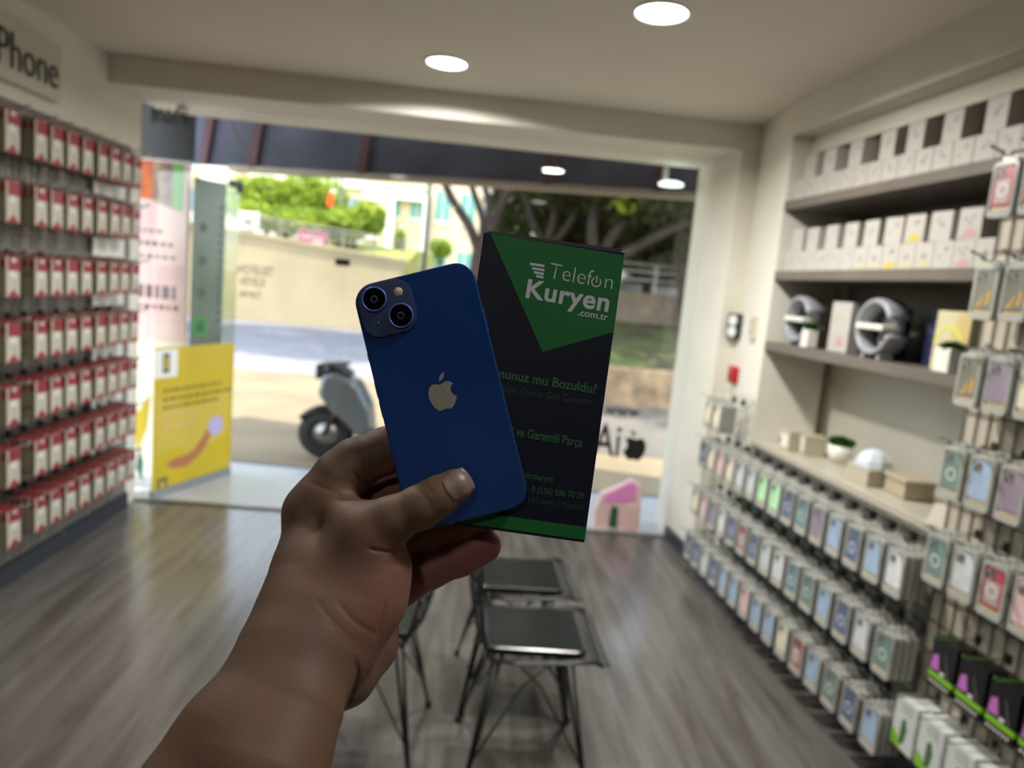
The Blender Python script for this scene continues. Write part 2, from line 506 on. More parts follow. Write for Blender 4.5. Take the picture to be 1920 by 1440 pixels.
# pink advert board standing outside, seen through the leaf
M_pink = mat('pink_print', srgb(243, 202, 204), 0.45, noise=srgb(240, 215, 208), nscale=3)
def px_on(y, px, py): return at_y(px, py, y)
YB = 5.05
xl, xr = px_on(YB, 240, 500).x, px_on(YB, 352, 500).x
zb = lambda py: px_on(YB, 300, py).z
mb = MB(); mb.use(mat('board_white', srgb(240, 240, 225), 0.5)).box((xl, YB, 0.02), (xr, YB + 0.02, zb(299)))
mb.use(M_pink).box((xl, YB - 0.002, zb(640)), (xr, YB, zb(300)))
mb.use(mat('photo_orange', srgb(235, 110, 30), 0.5, noise=srgb(150, 60, 30), nscale=10)).box((xl, YB - 0.003, zb(375)), (xl + (xr - xl) * .38, YB - 0.002, zb(302)))
mb.use(mat('photo_brown', srgb(190, 160, 130), 0.5, noise=srgb(120, 90, 80), nscale=12)).prism([(xl + (xr - xl) * .38, zb(378)), (xl + (xr - xl) * .78, zb(392)), (xl + (xr - xl) * .78, zb(302)), (xl + (xr - xl) * .38, zb(302))], YB - 0.003, YB - 0.002, 'y')
mb.use(mat('photo_green', srgb(120, 190, 100), 0.5)).prism([(xl + (xr - xl) * .72, zb(388)), (xl + (xr - xl) * .9, zb(394)), (xl + (xr - xl) * .9, zb(302)), (xl + (xr - xl) * .72, zb(302))], YB - 0.004, YB - 0.003, 'y')
for py, n, h in ((437, 4, 0.022), (462, 5, 0.03), (485, 5, 0.022), (560, 5, 0.09), (580, 6, 0.03)):
    x = xl + 0.06
    for k in range(n):
        w = random.uniform(0.02, 0.05)
        mb.use(mat('grey_ink', srgb(120, 100, 98), 0.6)).box((x, YB - 0.003, zb(py)), (x + w, YB - 0.002, zb(py) + h)); x += w + 0.018
mb.use(M_yel).prism([(xl + 0.05, zb(790)), (xl + 0.09, zb(850)), (xl + 0.15, zb(800)), (xl + 0.17, zb(740))], YB - 0.003, YB - 0.002, 'y')
mb.use(mat('photo_teal', srgb(30, 90, 70), 0.5)).prism([(xl + 0.08, zb(880)), (xl + 0.12, zb(905)), (xl + 0.13, zb(870)), (xl + 0.10, zb(840))], YB - 0.003, YB - 0.002, 'y')
o = mb.build('advert_board'); tag(o, 'tall pale pink advert board outside, behind the open glass door', 'advert board')

p0 = at_y(262, 180, 5.12); p1 = at_y(362, 303, 5.12)
mb = MB().use(mat('dark_panel', srgb(40, 42, 42), 0.5)); mb.box((p0.x - .1, 5.12, p1.z), (p1.x, 5.15, p0.z + 0.25)); tag(mb.build('fascia_panel'), 'dark fascia panel outside above the pink advert board', 'panel')
# lettering stuck to the glass, read from the street (mirrored seen from here)
M_ink = mat('black_vinyl', srgb(12, 12, 13), 0.5)
mb = MB().use(M_ink)
for poly in apple_outline(0.155, mirror=True): mb.prism([(x, z) for x, z in poly], -0.0006, 0, 'y')
c = at_y(1190, 840, YF - 0.005)
o = mb.build('apple_sticker', loc=c); tag(o, 'black apple-shaped sticker low on the shop window', 'sticker')


def glass_text(s, px0, px1, py, h, name, label, bold=0.0, m=M_ink, mirror=True):
    me = text_mesh(s, name, m, 1.0, bold)
    lo, hi = mesh_bounds(me)
    a = at_y(px0, py, YF - 0.005); b = at_y(px1, py, YF - 0.005)
    w = b.x - a.x; sx = w / (hi[0] - lo[0]); sz = h / (hi[1] - lo[1])
    T = Matrix(((-sx if mirror else sx, 0, 0, (b.x + lo[0] * sx) if mirror else (a.x - lo[0] * sx)), (0, 0, -1, YF - 0.005), (0, sz, 0, a.z - lo[1] * sz), (0, 0, 0, 1)))
    o = place(me, name, M=T); tag(o, label, 'window lettering'); return o


glass_text('.www', 1128, 1200, 777, 0.055, 'web_address_lettering', 'black web address letters on the shop window above the apple sticker', 0.02, mirror=False)
glass_text('iA', 1108, 1160, 853, 0.22, 'brand_lettering', 'tall black letters on the window just left of the apple sticker', 0.01)
M_inkg = mat('grey_vinyl', srgb(66, 60, 50), 0.5)
glass_text('TELEFON', 445, 512, 512, 0.055, 'service_lettering', 'top line of small grey lettering on the left glass', 0.0, M_inkg)
glass_text('KURYEN', 450, 495, 535, 0.055, 'service_lettering', 'middle line of small grey lettering on the left glass', 0.0, M_inkg)
glass_text('TAMiR', 448, 490, 557, 0.045, 'service_lettering', 'bottom line of small grey lettering on the left glass', 0.0, M_inkg)
glass_text('iPhone', 283, 353, 228, 0.12, 'sign_lettering', 'dark sign letters high on the glass beside the left wall', 0.01, M_ink)
# pink display card at the foot of the window
mb = MB()
pk = lambda px, py: (lambda v: (v.x, v.z))(at_y(px, py, 4.72))
mb.use(mat('pink_card', srgb(246, 208, 214), 0.45)).prism([pk(1112, 1000), pk(1196, 1000), pk(1203, 912), pk(1186, 900), pk(1128, 925), pk(1116, 952)], 4.70, 4.76, 'y')
mb.use(mat('magenta_card', srgb(245, 150, 225), 0.45)).prism([pk(1130, 940), pk(1190, 938), pk(1192, 908), pk(1180, 904), pk(1134, 928)], 4.694, 4.70, 'y')
mb.use(mat('photo_teal', srgb(30, 90, 70), 0.5)).prism([pk(1140, 985), pk(1155, 988), pk(1158, 950), pk(1146, 946), pk(1142, 965)], 4.692, 4.70, 'y')
mb.use(M_pink).box((pk(1170, 990)[0], 4.692, pk(1170, 990)[1]), (pk(1190, 990)[0], 4.70, pk(1170, 945)[1]))
o = mb.build('display_card'); o.location.z += 0.0; tag(o, 'pink card display standing outside at the foot of the window', 'display')

# yellow strip outside at the right edge of the window
a = at_y(1320, 430, 5.0); b = at_y(1309, 335 + 100, 5.0)
mb = MB().use(mat('cream_plastic', srgb(245, 225, 150), 0.5)); t0 = at_y(1318, 380, 5.0); t1 = at_y(1311, 442, 5.0)
mb.box((t1.x, 4.99, t1.z), (t1.x + 0.09, 5.03, t0.z)); tag(mb.build('wall_plate'), 'pale yellow plate outside at the right edge of the window', 'plate')

# ------------------------------------------------------------------ the street
def uneven(m): return m
M_pave = mat('cream_paving', srgb(146, 130, 102), 0.8, noise=srgb(128, 115, 92), nscale=1.2, bump=0.1, bscale=30)
M_asph = mat('shade_toned_asphalt', srgb(140, 140, 148), 0.85, noise=srgb(128, 128, 137), nscale=1.5, bump=0.1, bscale=60)  # asphalt's blue-grey also stands in for tree shade on the road
M_tile = mat('pale_tiles', srgb(190, 192, 196), 0.35, noise=srgb(172, 176, 182), nscale=2)
mb = MB().use(M_tile); mb.prism([(-9, 4.66), (9, 4.66), (9, 5.35), (-1.2, 5.62), (-9, 6.3)], -0.12, -0.002, 'z'); struct(mb.build('ground_1', bevel=0.004), 'pale tiled step in front of the shop', 'step')
mb = MB().use(mat('step_strip_dark', srgb(95, 98, 104), 0.7)); mb.prism([(-9, 6.3), (-1.2, 5.62), (9, 5.35), (9, 5.45), (-1.2, 5.72), (-9, 6.4)], -0.12, -0.01, 'z'); struct(mb.build('trim_4'), 'dark strip along the step', 'edge')  # narrow dark strip along the front of the step
mb = MB().use(M_pave); mb.box((-14, 5.0, -0.3), (14, 11.6, -0.12)); struct(mb.build('ground_2'), 'sunlit cream forecourt paving', 'paving')
mb = MB().use(mat('paving_shade_grey', srgb(112, 106, 98), 0.8, noise=srgb(98, 92, 86), nscale=2)); mb.prism([(0.2, 7.6), (9, 7.2), (9, 11.0), (0.2, 11.0)], -0.13, -0.112, 'z'); struct(mb.build('ground_8'), 'footpath patch coloured grey for tree shade in front of the stone kerb', 'path')  # grey patch over the paving, tree shade put into its colour
mb = MB().use(M_asph); mb.box((-60, 11.6, -0.3), (60, 70, -0.125)); struct(mb.build('ground_3'), 'asphalt street, greyed partly for tree shade', 'street')
# retaining wall with sloping top
M_conc = mat('cream_concrete', srgb(182, 166, 132), 0.85, noise=srgb(168, 154, 124), nscale=0.8, bump=0.1, bscale=20)
mb = MB().use(M_conc)
zt = lambda px, py: at_y(px, py, 21.5)
A = at_y(300, 411, 21.5); B = at_y(755, 492, 21.5)
mb.prism([(A.x - 6, -0.13), (B.x, -0.13), (B.x, B.z), (A.x, A.z), (A.x - 6, A.z + 0.2)], 21.5, 22.0, 'y')
o = mb.build('retaining_wall', bevel=0.03); tag(o, 'long cream retaining wall with a sloping top across the street', 'wall')
mb = MB().use(M_conc)
mb.prism([(A.x - 6, A.z + 0.2), (A.x, A.z), (B.x, B.z), (B.x + 0.1, B.z), (B.x + 0.1, B.z + 0.1), (A.x, A.z + 0.1), (A.x - 6, A.z + 0.3)], 21.42, 22.08, 'y')
mb.build('coping', o)
bank = mat('planted_bank', srgb(120, 150, 50), 0.9, noise=srgb(150, 130, 70), nscale=3)
mb = MB().use(bank); mb.prism([(22.0, 1.6), (22.0, 1.95), (27, 2.6), (60, 3.0), (60, -0.2), (22.0, -0.13)], -40, B.x, 'x'); struct(mb.build('ground_4'), 'raised planted bank behind the retaining wall', 'bank')
mb = MB().use(M_pave); mb.box((B.x, 22.0, -0.13), (40, 60, 0.9)); struct(mb.build('ground_5'), 'raised paved area behind the trees', 'paving')
# low wall carrying on right of the retaining wall
mb = MB().use(M_conc); mb.box((B.x, 21.5, -0.13), (3.2, 21.9, 1.45)); tag(mb.build('low_wall', bevel=0.02), 'lower pale wall continuing right of the retaining wall, behind the phone', 'wall')


def railing(pts, h, label, n):
    t = empty('railing', pts[0], label, 'railing')
    o0 = Vector(pts[0]); mb = MB().use(mat('pale_rail', srgb(140, 138, 130), 0.5, 0.3))
    P = [Vector(p) - o0 for p in pts]
    for k in (0.45, 0.75, 1.0): mb.tube([p + Vector((0, 0, h * k)) for p in P], 0.025, 6)
    mb.build('rails', t)
    tot = (P[-1] - P[0])
    for i in range(n):
        p = P[0] + tot * i / (n - 1)
        mb = MB().use(mat('pale_rail', (1, 1, 1, 1))); mb.tube([p, p + Vector((0, 0, h))], 0.03, 6); mb.build('rail_post', t)
    return t


railing([(A.x - 3, 21.75, A.z + 0.18), (B.x, 21.75, B.z + 0.1)], 0.55, 'pale metal railing running along the top of the retaining wall', 12)
railing([(B.x + 0.3, 23.0, 0.9), (3.0, 23.0, 0.9)], 1.1, 'pale railing in front of the white apartment block', 9)


def lobes(mb, c, R, n, leaf, m, seed, squash=0.8, cover=1.0):
    """leafy crown: leaf quads scattered on the shells of overlapping lobes"""
    rnd = random.Random(seed); mb.use(m)
    for k in range(n):
        d = Vector((rnd.gauss(0, 1), rnd.gauss(0, 1), rnd.gauss(0, 1))).normalized()
        r = rnd.uniform(0.55, 1.0) ** 0.5
        p = Vector(c) + Vector((d.x * R[0] * r, d.y * R[1] * r, d.z * R[2] * r))
        s = leaf * rnd.uniform(0.6, 1.3)
        q = Vector((rnd.gauss(0, 1), rnd.gauss(0, 1), rnd.gauss(0, 1))).normalized(); w = q.orthogonal().normalized()
        a = p + q * s; b = p + w * s * 0.45; c2 = p - q * s; e = p - w * s * 0.45
        vs = [mb.bm.verts.new(v) for v in (a, b, c2, e)]
        f = mb.bm.faces.new(vs); f.material_index = mb.cur


def leafmat(name, col, col2):
    if name in MATS: return MATS[name]
    m = mat(name, col, 0.6, noise=col2, nscale=1.6)
    nt = m.node_tree; b = nt.nodes['Principled BSDF']; out = [n for n in nt.nodes if n.type == 'OUTPUT_MATERIAL'][0]
    tr = nt.nodes.new('ShaderNodeBsdfTranslucent'); tr.inputs[0].default_value = col2
    mx = nt.nodes.new('ShaderNodeMixShader'); mx.inputs[0].default_value = 0.35
    nt.links.new(b.outputs[0], mx.inputs[1]); nt.links.new(tr.outputs[0], mx.inputs[2]); nt.links.new(mx.outputs[0], out.inputs[0])
    return m


M_leafY = leafmat('lime_leaves', srgb(96, 126, 24), srgb(160, 176, 50))
M_leafD = leafmat('dark_ficus_leaves', srgb(46, 52, 26), srgb(84, 92, 42))
M_bark = mat('grey_brown_bark', srgb(56, 44, 35), 0.9, noise=srgb(38, 30, 24), nscale=6, bump=0.5, bscale=25)


def bush(px, py, y, R, n, label, m=None, seed=1, grp=None):
    c = at_y(px, py, y)
    t = empty('leafy_bush', (c.x, c.y, c.z - R[2]), label, 'bush', group=grp)
    mb = MB(); rnd = random.Random(seed)
    for k in range(6):
        o = Vector((rnd.uniform(-.5, .5) * R[0], rnd.uniform(-.5, .5) * R[1], R[2] + rnd.uniform(-.4, .4) * R[2]))
        lobes(mb, o, [r * 0.62 for r in R], n // 6, 0.16, m or M_leafY, seed * 10 + k)
    mb.build('foliage', t)
    mb = MB().use(M_bark); mb.tube([(0, 0, -1.45), (0.03, 0, 0.0), (0, 0.02, R[2])], 0.08, 7); mb.build('stem', t)
    return t


bush(500, 380, 27, (1.5, 1.2, 1.15), 2600, 'lime-green tree behind the retaining wall, leftmost', seed=2)
bush(590, 375, 26.5, (1.25, 1.1, 1.1), 2400, 'lime-green tree behind the retaining wall, middle one with the tallest crown', seed=3)
bush(665, 418, 25.5, (1.0, 0.9, 0.95), 2000, 'round lime-green bush at the right end of the hedge', seed=4)
bush(535, 412, 24.5, (2.0, 0.7, 0.45), 1600, 'low yellow-green hedge just above the retaining wall', seed=5)
bush(826, 468, 26, (0.42, 0.4, 0.42), 500, 'small round clipped shrub in front of the white block', seed=6)
bush(752, 455, 27, (0.25, 0.25, 0.5), 300, 'small upright shrub left of the round clipped one', seed=7)
# signs by the hedge
def board(name, px0, py0, px1, py1, y, m, label, cat, extra=None, legs=True, zg=1.9):
    a = at_y(px0, py0, y); b = at_y(px1, py1, y)
    t = empty(name, ((a.x + b.x) / 2, y, b.z), label, cat)
    w = (b.x - a.x) / 2; h = a.z - b.z
    mb = MB().use(m); mb.box((-w, -0.03, 0), (w, 0.03, h)); mb.build('sign_face', t)
    if extra: extra(w, h, t)
    mb = MB().use(M_metal); mb.box((-w - 0.04, 0.03, zg - b.z), (-w + 0.04, 0.08, h)); mb.build('post', t)
    mb = MB().use(M_metal); mb.box((w - 0.04, 0.03, zg - b.z), (w + 0.04, 0.08, h)); mb.build('post', t)
    return t
def ex1(w, h, t):
    mb = MB().use(mat('sign_grey', srgb(110, 115, 120), 0.5)); mb.box((-w * .5, -0.034, h * .55), (w * .5, -0.03, h * .7)); mb.box((-w * .7, -0.034, h * .25), (w * .7, -0.03, h * .32)); mb.box((-w * .6, -0.034, h * .12), (w * .3, -0.03, h * .18)); mb.build('print', t)
def ex2(w, h, t):
    mb = MB().use(mat('sign_pale_pink', srgb(235, 190, 205), 0.5)); mb.box((-w * .8, -0.034, h * .55), (w * .8, -0.03, h * .64)); mb.box((w * .1, -0.034, h * .1), (w * .7, -0.03, h * .45)); mb.build('print', t)
board('street_sign', 447, 395, 484, 447, 23, mat('sign_white', srgb(235, 238, 238), 0.5), 'white information sign standing at the left end of the retaining wall', 'sign', ex1)
board('street_sign', 560, 428, 612, 470, 23.5, mat('sign_plum', srgb(168, 80, 118), 0.5), 'plum-coloured billboard behind the railing in front of the hedge', 'sign', ex2)
# orange banner on the lamp pole
c = at_y(630, 380, 26)
mb = MB().use(mat('orange_flag', srgb(245, 90, 30), 0.6)); mb.prism([(-0.12, -0.2), (0.09, -0.24), (0.11, 0.2), (-0.04, 0.26)], -0.02, 0.02, 'y')
tag(mb.build('orange_flag', loc=(c.x, 25.0, c.z)), 'small orange flag among the lime-green trees', 'flag')
def lamp_post(px, y, ztop, label, arm=1):
    b = at_y(px, 470, y)
    t = empty('street_lamp', (b.x, y, 0.0), label, 'street lamp')
    mb = MB().use(mat('post_grey', srgb(70, 84, 82), 0.5), True); mb.tube([(0, 0, -0.1), (0, 0, ztop)], 0.05, 8, [0.07, 0.045]); mb.build('pole', t)
    mb = MB().use(mat('post_grey', (1, 1, 1, 1)), True); mb.tube([(0, 0, ztop), (0.1 * arm, 0, ztop + 0.15), (0.7 * arm, 0, ztop + 0.2)], 0.03, 6); mb.build('arm', t)
    mb = MB().use(mat('post_grey', (1, 1, 1, 1))); mb.box((0.6 * arm - 0.2, -0.1, ztop + 0.16), (0.6 * arm + 0.25, 0.1, ztop + 0.22)); mb.build('lamp_head', t)
lamp_post(797, 20, 6.5, 'slim dark street lamp post in front of the white apartment block')
lamp_post(634, 25.5, 5.0, 'lamp post standing between the lime-green trees', -1)

# ---- apartment blocks
M_apw = mat('white_render', srgb(216, 213, 207), 0.8); M_apc = mat('cream_render', srgb(196, 182, 152), 0.8, noise=srgb(186, 172, 144), nscale=0.3)
M_win = mat('window_dark', srgb(110, 135, 150), 0.15); M_wing = mat('window_green', srgb(95, 150, 140), 0.2)
def block(px0, px1, y, ztop, m, rows, cols, label, wm, balcony=True, zb0=0.6, frame=None):
    a = at_y(px0, 400, y); b = at_y(px1, 400, y); w = b.x - a.x
    t = empty('apartment_building', ((a.x + b.x) / 2, y, 0), label, 'building')
    mb = MB().use(m); mb.box((-w / 2, 0, -0.3), (w / 2, 9, ztop)); mb.build('walls', t)
    mb = MB().use(M_apw); mb.box((-w / 2 - 0.3, -0.3, ztop), (w / 2 + 0.3, 9.3, ztop + 0.35)); mb.build('roof', t)
    dx = w / cols
    for r in range(rows):
        z = zb0 + 1.0 + r * 3.0
        if z + 1.6 > ztop: break
        for c in range(cols):
            x = -w / 2 + dx * (c + 0.5)
            mb = MB().use(wm); mb.box((x - dx * .28, -0.04, z), (x + dx * .28, 0.0, z + 1.5))
            mb.use(M_apw); mb.box((x - dx * .02, -0.07, z), (x + dx * .02, -0.04, z + 1.5)); mb.box((x - dx * .32, -0.09, z - 0.12), (x + dx * .32, 0, z))
            mb.build('window', t)
            if balcony and (c + r) % 2 == 0:
                mb = MB().use(M_apw); mb.box((x - dx * .45, -0.9, z - 0.95), (x + dx * .45, 0, z - 0.8)); mb.box((x - dx * .45, -0.9, z - 0.8), (x + dx * .45, -0.84, z - 0.05)); mb.build('balcony', t)
    return t
block(180, 480, 50, 13, M_apc, 4, 6, 'cream apartment block furthest left beyond the hedge', M_win)
block(470, 720, 46, 14, M_apw, 4, 6, 'white apartment block with balconies behind the lime-green trees', M_win)
block(712, 900, 38, 14, M_apc, 4, 4, 'cream block with tall white-framed windows left of the forked tree', M_wing, False)
block(885, 1080, 44, 13, M_apw, 4, 5, 'white block seen through the branches of the forked tree', M_win)
block(1060, 1420, 55, 9, M_apc, 3, 6, 'low cream building far behind the dark trees', M_win, False)
# white portal frame on the middle block
a = at_y(728, 372, 37.6); b = at_y(800, 480, 37.6)
mb = MB().use(M_apw)
mb.box((a.x, 37.5, 0), (a.x + 0.35, 37.95, a.z)); mb.box((b.x - 0.35, 37.5, 0), (b.x, 37.95, a.z)); mb.box((a.x, 37.5, a.z), (b.x, 37.95, a.z + 0.35))
tag(mb.build('portal_frame'), 'tall white frame standing in front of the cream block', 'portal')

# ---- trees near the kerb
def grow(mb, pts, r0, r1):
    n = len(pts)
    # smooth the path a little
    P = [Vector(p) for p in pts]; Q = []
    for i in range(n - 1):
        p0 = P[max(i - 1, 0)]; p1 = P[i]; p2 = P[i + 1]; p3 = P[min(i + 2, n - 1)]
        for k in range(5):
            t = k / 5; Q.append(0.5 * ((2 * p1) + (p2 - p0) * t + (2 * p0 - 5 * p1 + 4 * p2 - p3) * t * t + (-p0 + 3 * p1 - 3 * p2 + p3) * t ** 3))
    Q.append(P[-1]); m = len(Q)
    mb.tube(Q, r0, 9, [r0 + (r1 - r0) * i / (m - 1) for i in range(m)])
def px3(y, L): return [at_y(a, b, y) for a, b in L]
# forked tree
Y1 = 13.0
base = at_y(893, 640, Y1); base.z = -0.12
t = empty('street_tree', base, 'slender forked tree with bare grey-brown limbs behind the box and phone', 'tree')
def rel(L): return [p - base for p in L]
top = lambda p, dz, dx=0, dy=0: p + Vector((dx, dy, dz))
f = at_y(900, 470, Y1)
mb = MB().use(M_bark, True)
grow(mb, rel([base, at_y(890, 560, Y1), f]), 0.17, 0.15)
mb.build('trunk', t)
for L, r in (([(900, 480), (880, 425), (848, 375), (828, 330), (800, 270)], 0.10), ([(900, 480), (905, 420), (895, 380), (880, 335), (872, 280)], 0.07), ([(900, 480), (915, 430), (915, 375), (905, 335), (900, 270)], 0.07), ([(900, 480), (925, 420), (945, 370), (965, 335), (985, 280)], 0.10)):
    mb = MB().use(M_bark, True); P = rel(px3(Y1, L)); P.append(top(P[-1], 0.8, (P[-1].x - P[-2].x) * 1.5)); grow(mb, P, r, 0.045); mb.build('branch', t)
mb = MB()
for k, (dx, dy, dz, R) in enumerate(((-0.6, -0.5, 5.2, 1.5), (0.8, 0.6, 5.6, 1.6), (0.0, 0.2, 6.2, 1.5), (1.8, 0.0, 5.0, 1.2), (-1.9, 0.3, 5.3, 1.2))):
    lobes(mb, (dx, dy, dz), (R, R, R * 0.55), 800, 0.16, M_leafD, 50 + k)
mb.build('foliage', t)
# big ficus trees on the right
def ficus(px, py, y, limbs, crowns, label, r, seed):
    base = at_y(px, py, y); base.z = 0.55
    t = empty('ficus_tree', base, label, 'tree')
    mb = MB().use(M_bark, True)
    grow(mb, [(0, 0, -0.3), (0.02, 0, 0.5), at_y(*limbs[0][0], y) - base], r, r * 0.9); mb.build('trunk', t)
    for L in limbs:
        mb = MB().use(M_bark, True); P = [at_y(a, b, y) - base for a, b in L]; P.append(P[-1] + (P[-1] - P[-2]) * 0.7 + Vector((0, 0, 0.3))); grow(mb, P, r * 0.6, r * 0.2); mb.build('branch', t)
    mb = MB()
    for k, (px_, py_, yy, R) in enumerate(crowns):
        c = at_y(px_, py_, yy) - base
        lobes(mb, c, (R, R, R * 0.6), int(1300 * R), 0.12, M_leafD, seed * 100 + k)
    mb.build('foliage', t)
    return t
t2 = empty('shade_tree', (5.2, 9.6, -0.12), 'tall street tree shading the footpath beyond the right of the window', 'tree')
mb = MB()
for k, (dx, dy, dz, R) in enumerate(((-3.6, 0, 6.0, 1.7), (-1.6, -0.6, 6.4, 1.9), (0.6, 0.2, 6.2, 1.9), (-2.6, 2.2, 6.2, 1.8), (-0.4, 2.4, 6.5, 1.9), (1.8, 2.6, 6.2, 1.8))):
    lobes(mb, (dx, dy, dz), (R, R, R * 0.5), 700, 0.2, M_leafD, 180 + k)
mb.build('foliage', t2)
mb = MB().use(M_bark, True); mb.tube([(1.6, 0, 0), (1.5, 0, 3), (0.4, 0.6, 5), (-0.4, 0.8, 6.4)], 0.16, 8); mb.build('trunk', t2)
ficus(1010, 560, 14.5, [[(1020, 470), (1000, 420), (985, 360), (975, 300)], [(1020, 470), (1060, 430), (1090, 380), (1120, 330)], [(1020, 470), (1040, 400), (1035, 345)]],
      [(1040, 300, 14.5, 1.5), (1120, 340, 14.8, 1.1), (960, 290, 14.5, 1.1), (1060, 350, 15.5, 0.9), (1020, 405, 16.5, 0.7)], 'dark ficus tree with spreading limbs just above the box', 0.15, 3)
ficus(1110, 600, 13.8, [[(1115, 500), (1150, 440), (1190, 390), (1230, 340)], [(1115, 500), (1110, 430), (1120, 370), (1135, 320)], [(1115, 500), (1180, 470), (1260, 430), (1330, 400)]],
      [(1200, 330, 14, 1.6), (1290, 350, 14.5, 1.5), (1150, 300, 13.5, 1.3), (1240, 410, 15.6, 1.2), (1320, 430, 14.8, 1.0)], 'big leaning ficus tree behind the right edge of the box', 0.2, 4)
ficus(1290, 600, 15.3, [[(1280, 520), (1260, 460), (1225, 400)], [(1280, 520), (1300, 450), (1320, 380)]],
      [(1290, 330, 15.5, 1.7), (1350, 380, 15, 1.6), (1330, 470, 16.5, 1.3), (1230, 460, 17.5, 1.3), (1160, 455, 18, 1.2), (1090, 440, 18, 1.1)], 'dark ficus tree nearest the right edge of the window', 0.17, 5)
ficus(1215, 600, 16.6, [[(1210, 520), (1190, 460), (1170, 400)], [(1210, 520), (1240, 470), (1270, 420)]], [(985, 380, 17.5, 0.9), (1120, 450, 19, 1.2), (1200, 440, 19, 1.2), (1290, 460, 18.5, 1.1), (1000, 430, 17.5, 1.0), (1060, 400, 18.0, 1.1), (1130, 400, 17.2, 1.3), (1200, 390, 17.0, 1.3), (1270, 400, 16.8, 1.3), (1240, 470, 18.2, 0.9), (1310, 430, 16.6, 1.1)], 'dark bushy ficus tree filling the gap behind the leaning one', 0.12, 6)
# street tree over the road out of sight above, giving the shade on the asphalt
t = empty('shade_tree', (-4.6, 15.2, -0.12), 'broad street tree shading the road beyond the glass', 'tree')
mb = MB()
for k, (dx, dy, dz, R) in enumerate(((-4.2, -0.8, 7.5, 2.6), (-1.0, -1.2, 7.8, 2.4), (2.4, 0.6, 7.4, 2.6), (0.6, 1.6, 8.2, 2.6), (4.8, -0.8, 7.4, 2.2), (-2.6, 1.2, 8, 2.4), (-6.5, 0.6, 7.5, 2.2), (4.8, 1.8, 7.6, 2.0), (7.0, -0.2, 7.2, 2.0))):
    lobes(mb, (dx, dy, dz), (R, R, R * 0.5), 1500, 0.26, M_leafD, 80 + k)
mb.build('foliage', t)
mb = MB().use(M_bark, True); mb.tube([(-5.5, 4.2, 0), (-5.2, 3.5, 4), (-3, 1, 6.5), (0, 0, 7.5)], 0.2, 8); mb.build('trunk', t)
# planter bed with stone kerb wall
M_stone = mat('brown_stone', srgb(150, 128, 100), 0.9, noise=srgb(110, 92, 70), nscale=4, bump=0.4, bscale=12)
mb = MB().use(M_stone); mb.box((0.5, 11.0, -0.13), (12, 11.35, 0.48)); tag(mb.build('planter_wall', bevel=0.03), 'low brown stone kerb wall in front of the grass bank', 'wall')
mb = MB().use(mat('grass_and_soil', srgb(70, 56, 36), 0.95, noise=srgb(84, 100, 40), nscale=1.7)); mb.prism([(11.35, -0.1), (11.35, 0.42), (13.5, 0.72), (15.6, 1.05), (15.6, -0.1)], 0.5, 12, 'x'); struct(mb.build('ground_6'), 'sloping bank of grass and bare soil under the ficus trees', 'bank')
mb = MB().use(mat('stone_wall', srgb(118, 102, 84), 0.9, noise=srgb(104, 92, 80), nscale=3, bump=0.4, bscale=10)); mb.box((0.4, 15.6, -0.1), (14, 15.9, 1.72)); tag(mb.build('stone_wall', bevel=0.03), 'weathered stone wall at the back of the grass bank', 'wall')
railing([(0.6, 15.75, 1.72), (8.5, 15.75, 1.72)], 0.62, 'thin railing on top of the stone wall under the dark trees', 8)
mb = MB().use(M_leafY); lobes(mb, (0, 0, 0), (0.3, 0.2, 0.35), 160, 0.09, M_leafY, 9); c = at_y(1175, 365, 13.2); o = mb.build('sunlit_leaf_spray', loc=c); tag(o, 'bright lime leaf spray among the dark ficus leaves', 'leaves', kind='stuff')
# parked cars glimpsed beyond the wall
def car(x, y, z, col, label):
    t = empty('parked_car', (x, y, z), label, 'car')
    prof = [(-2.0, 0.3), (-2.05, 0.7), (-1.6, 0.88), (-1.0, 0.95), (-0.55, 1.4), (0.9, 1.42), (1.5, 1.0), (2.0, 0.9), (2.05, 0.35)]
    mb = MB().use(mat('car_' + label[:6].strip(), col, 0.25, 0.3)); mb.prism(prof, -0.8, 0.8, 'y'); mb.build('body', t, bevel=0.05)
    mb = MB().use(M_black); mb.prism([(-0.8, 0.98), (-0.48, 1.34), (0.82, 1.36), (1.3, 1.0)], -0.82, 0.82, 'y'); mb.build('windows', t)
    for xx in (-1.25, 1.25):
        for yy in (-0.75, 0.75):
            mb = MB().use(M_black, True); mb.lathe([(0, -0.1), (0.3, -0.1), (0.32, 0), (0.3, 0.1), (0, 0.1)], 16, Matrix.Translation((xx, yy, 0.32)) @ Matrix.Rotation(PI / 2, 4, 'X')); mb.build('wheel', t)
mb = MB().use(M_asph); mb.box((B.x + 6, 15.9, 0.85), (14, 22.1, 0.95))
struct(mb.build('ground_7'), 'raised parking strip behind the stone wall', 'parking')
car(4.6, 18.8, 0.95, srgb(110, 110, 112), 'silver parked car behind the stone wall, right of the box')
car(9.2, 18.6, 0.95, srgb(150, 30, 30), 'red parked car behind the stone wall near the window edge')

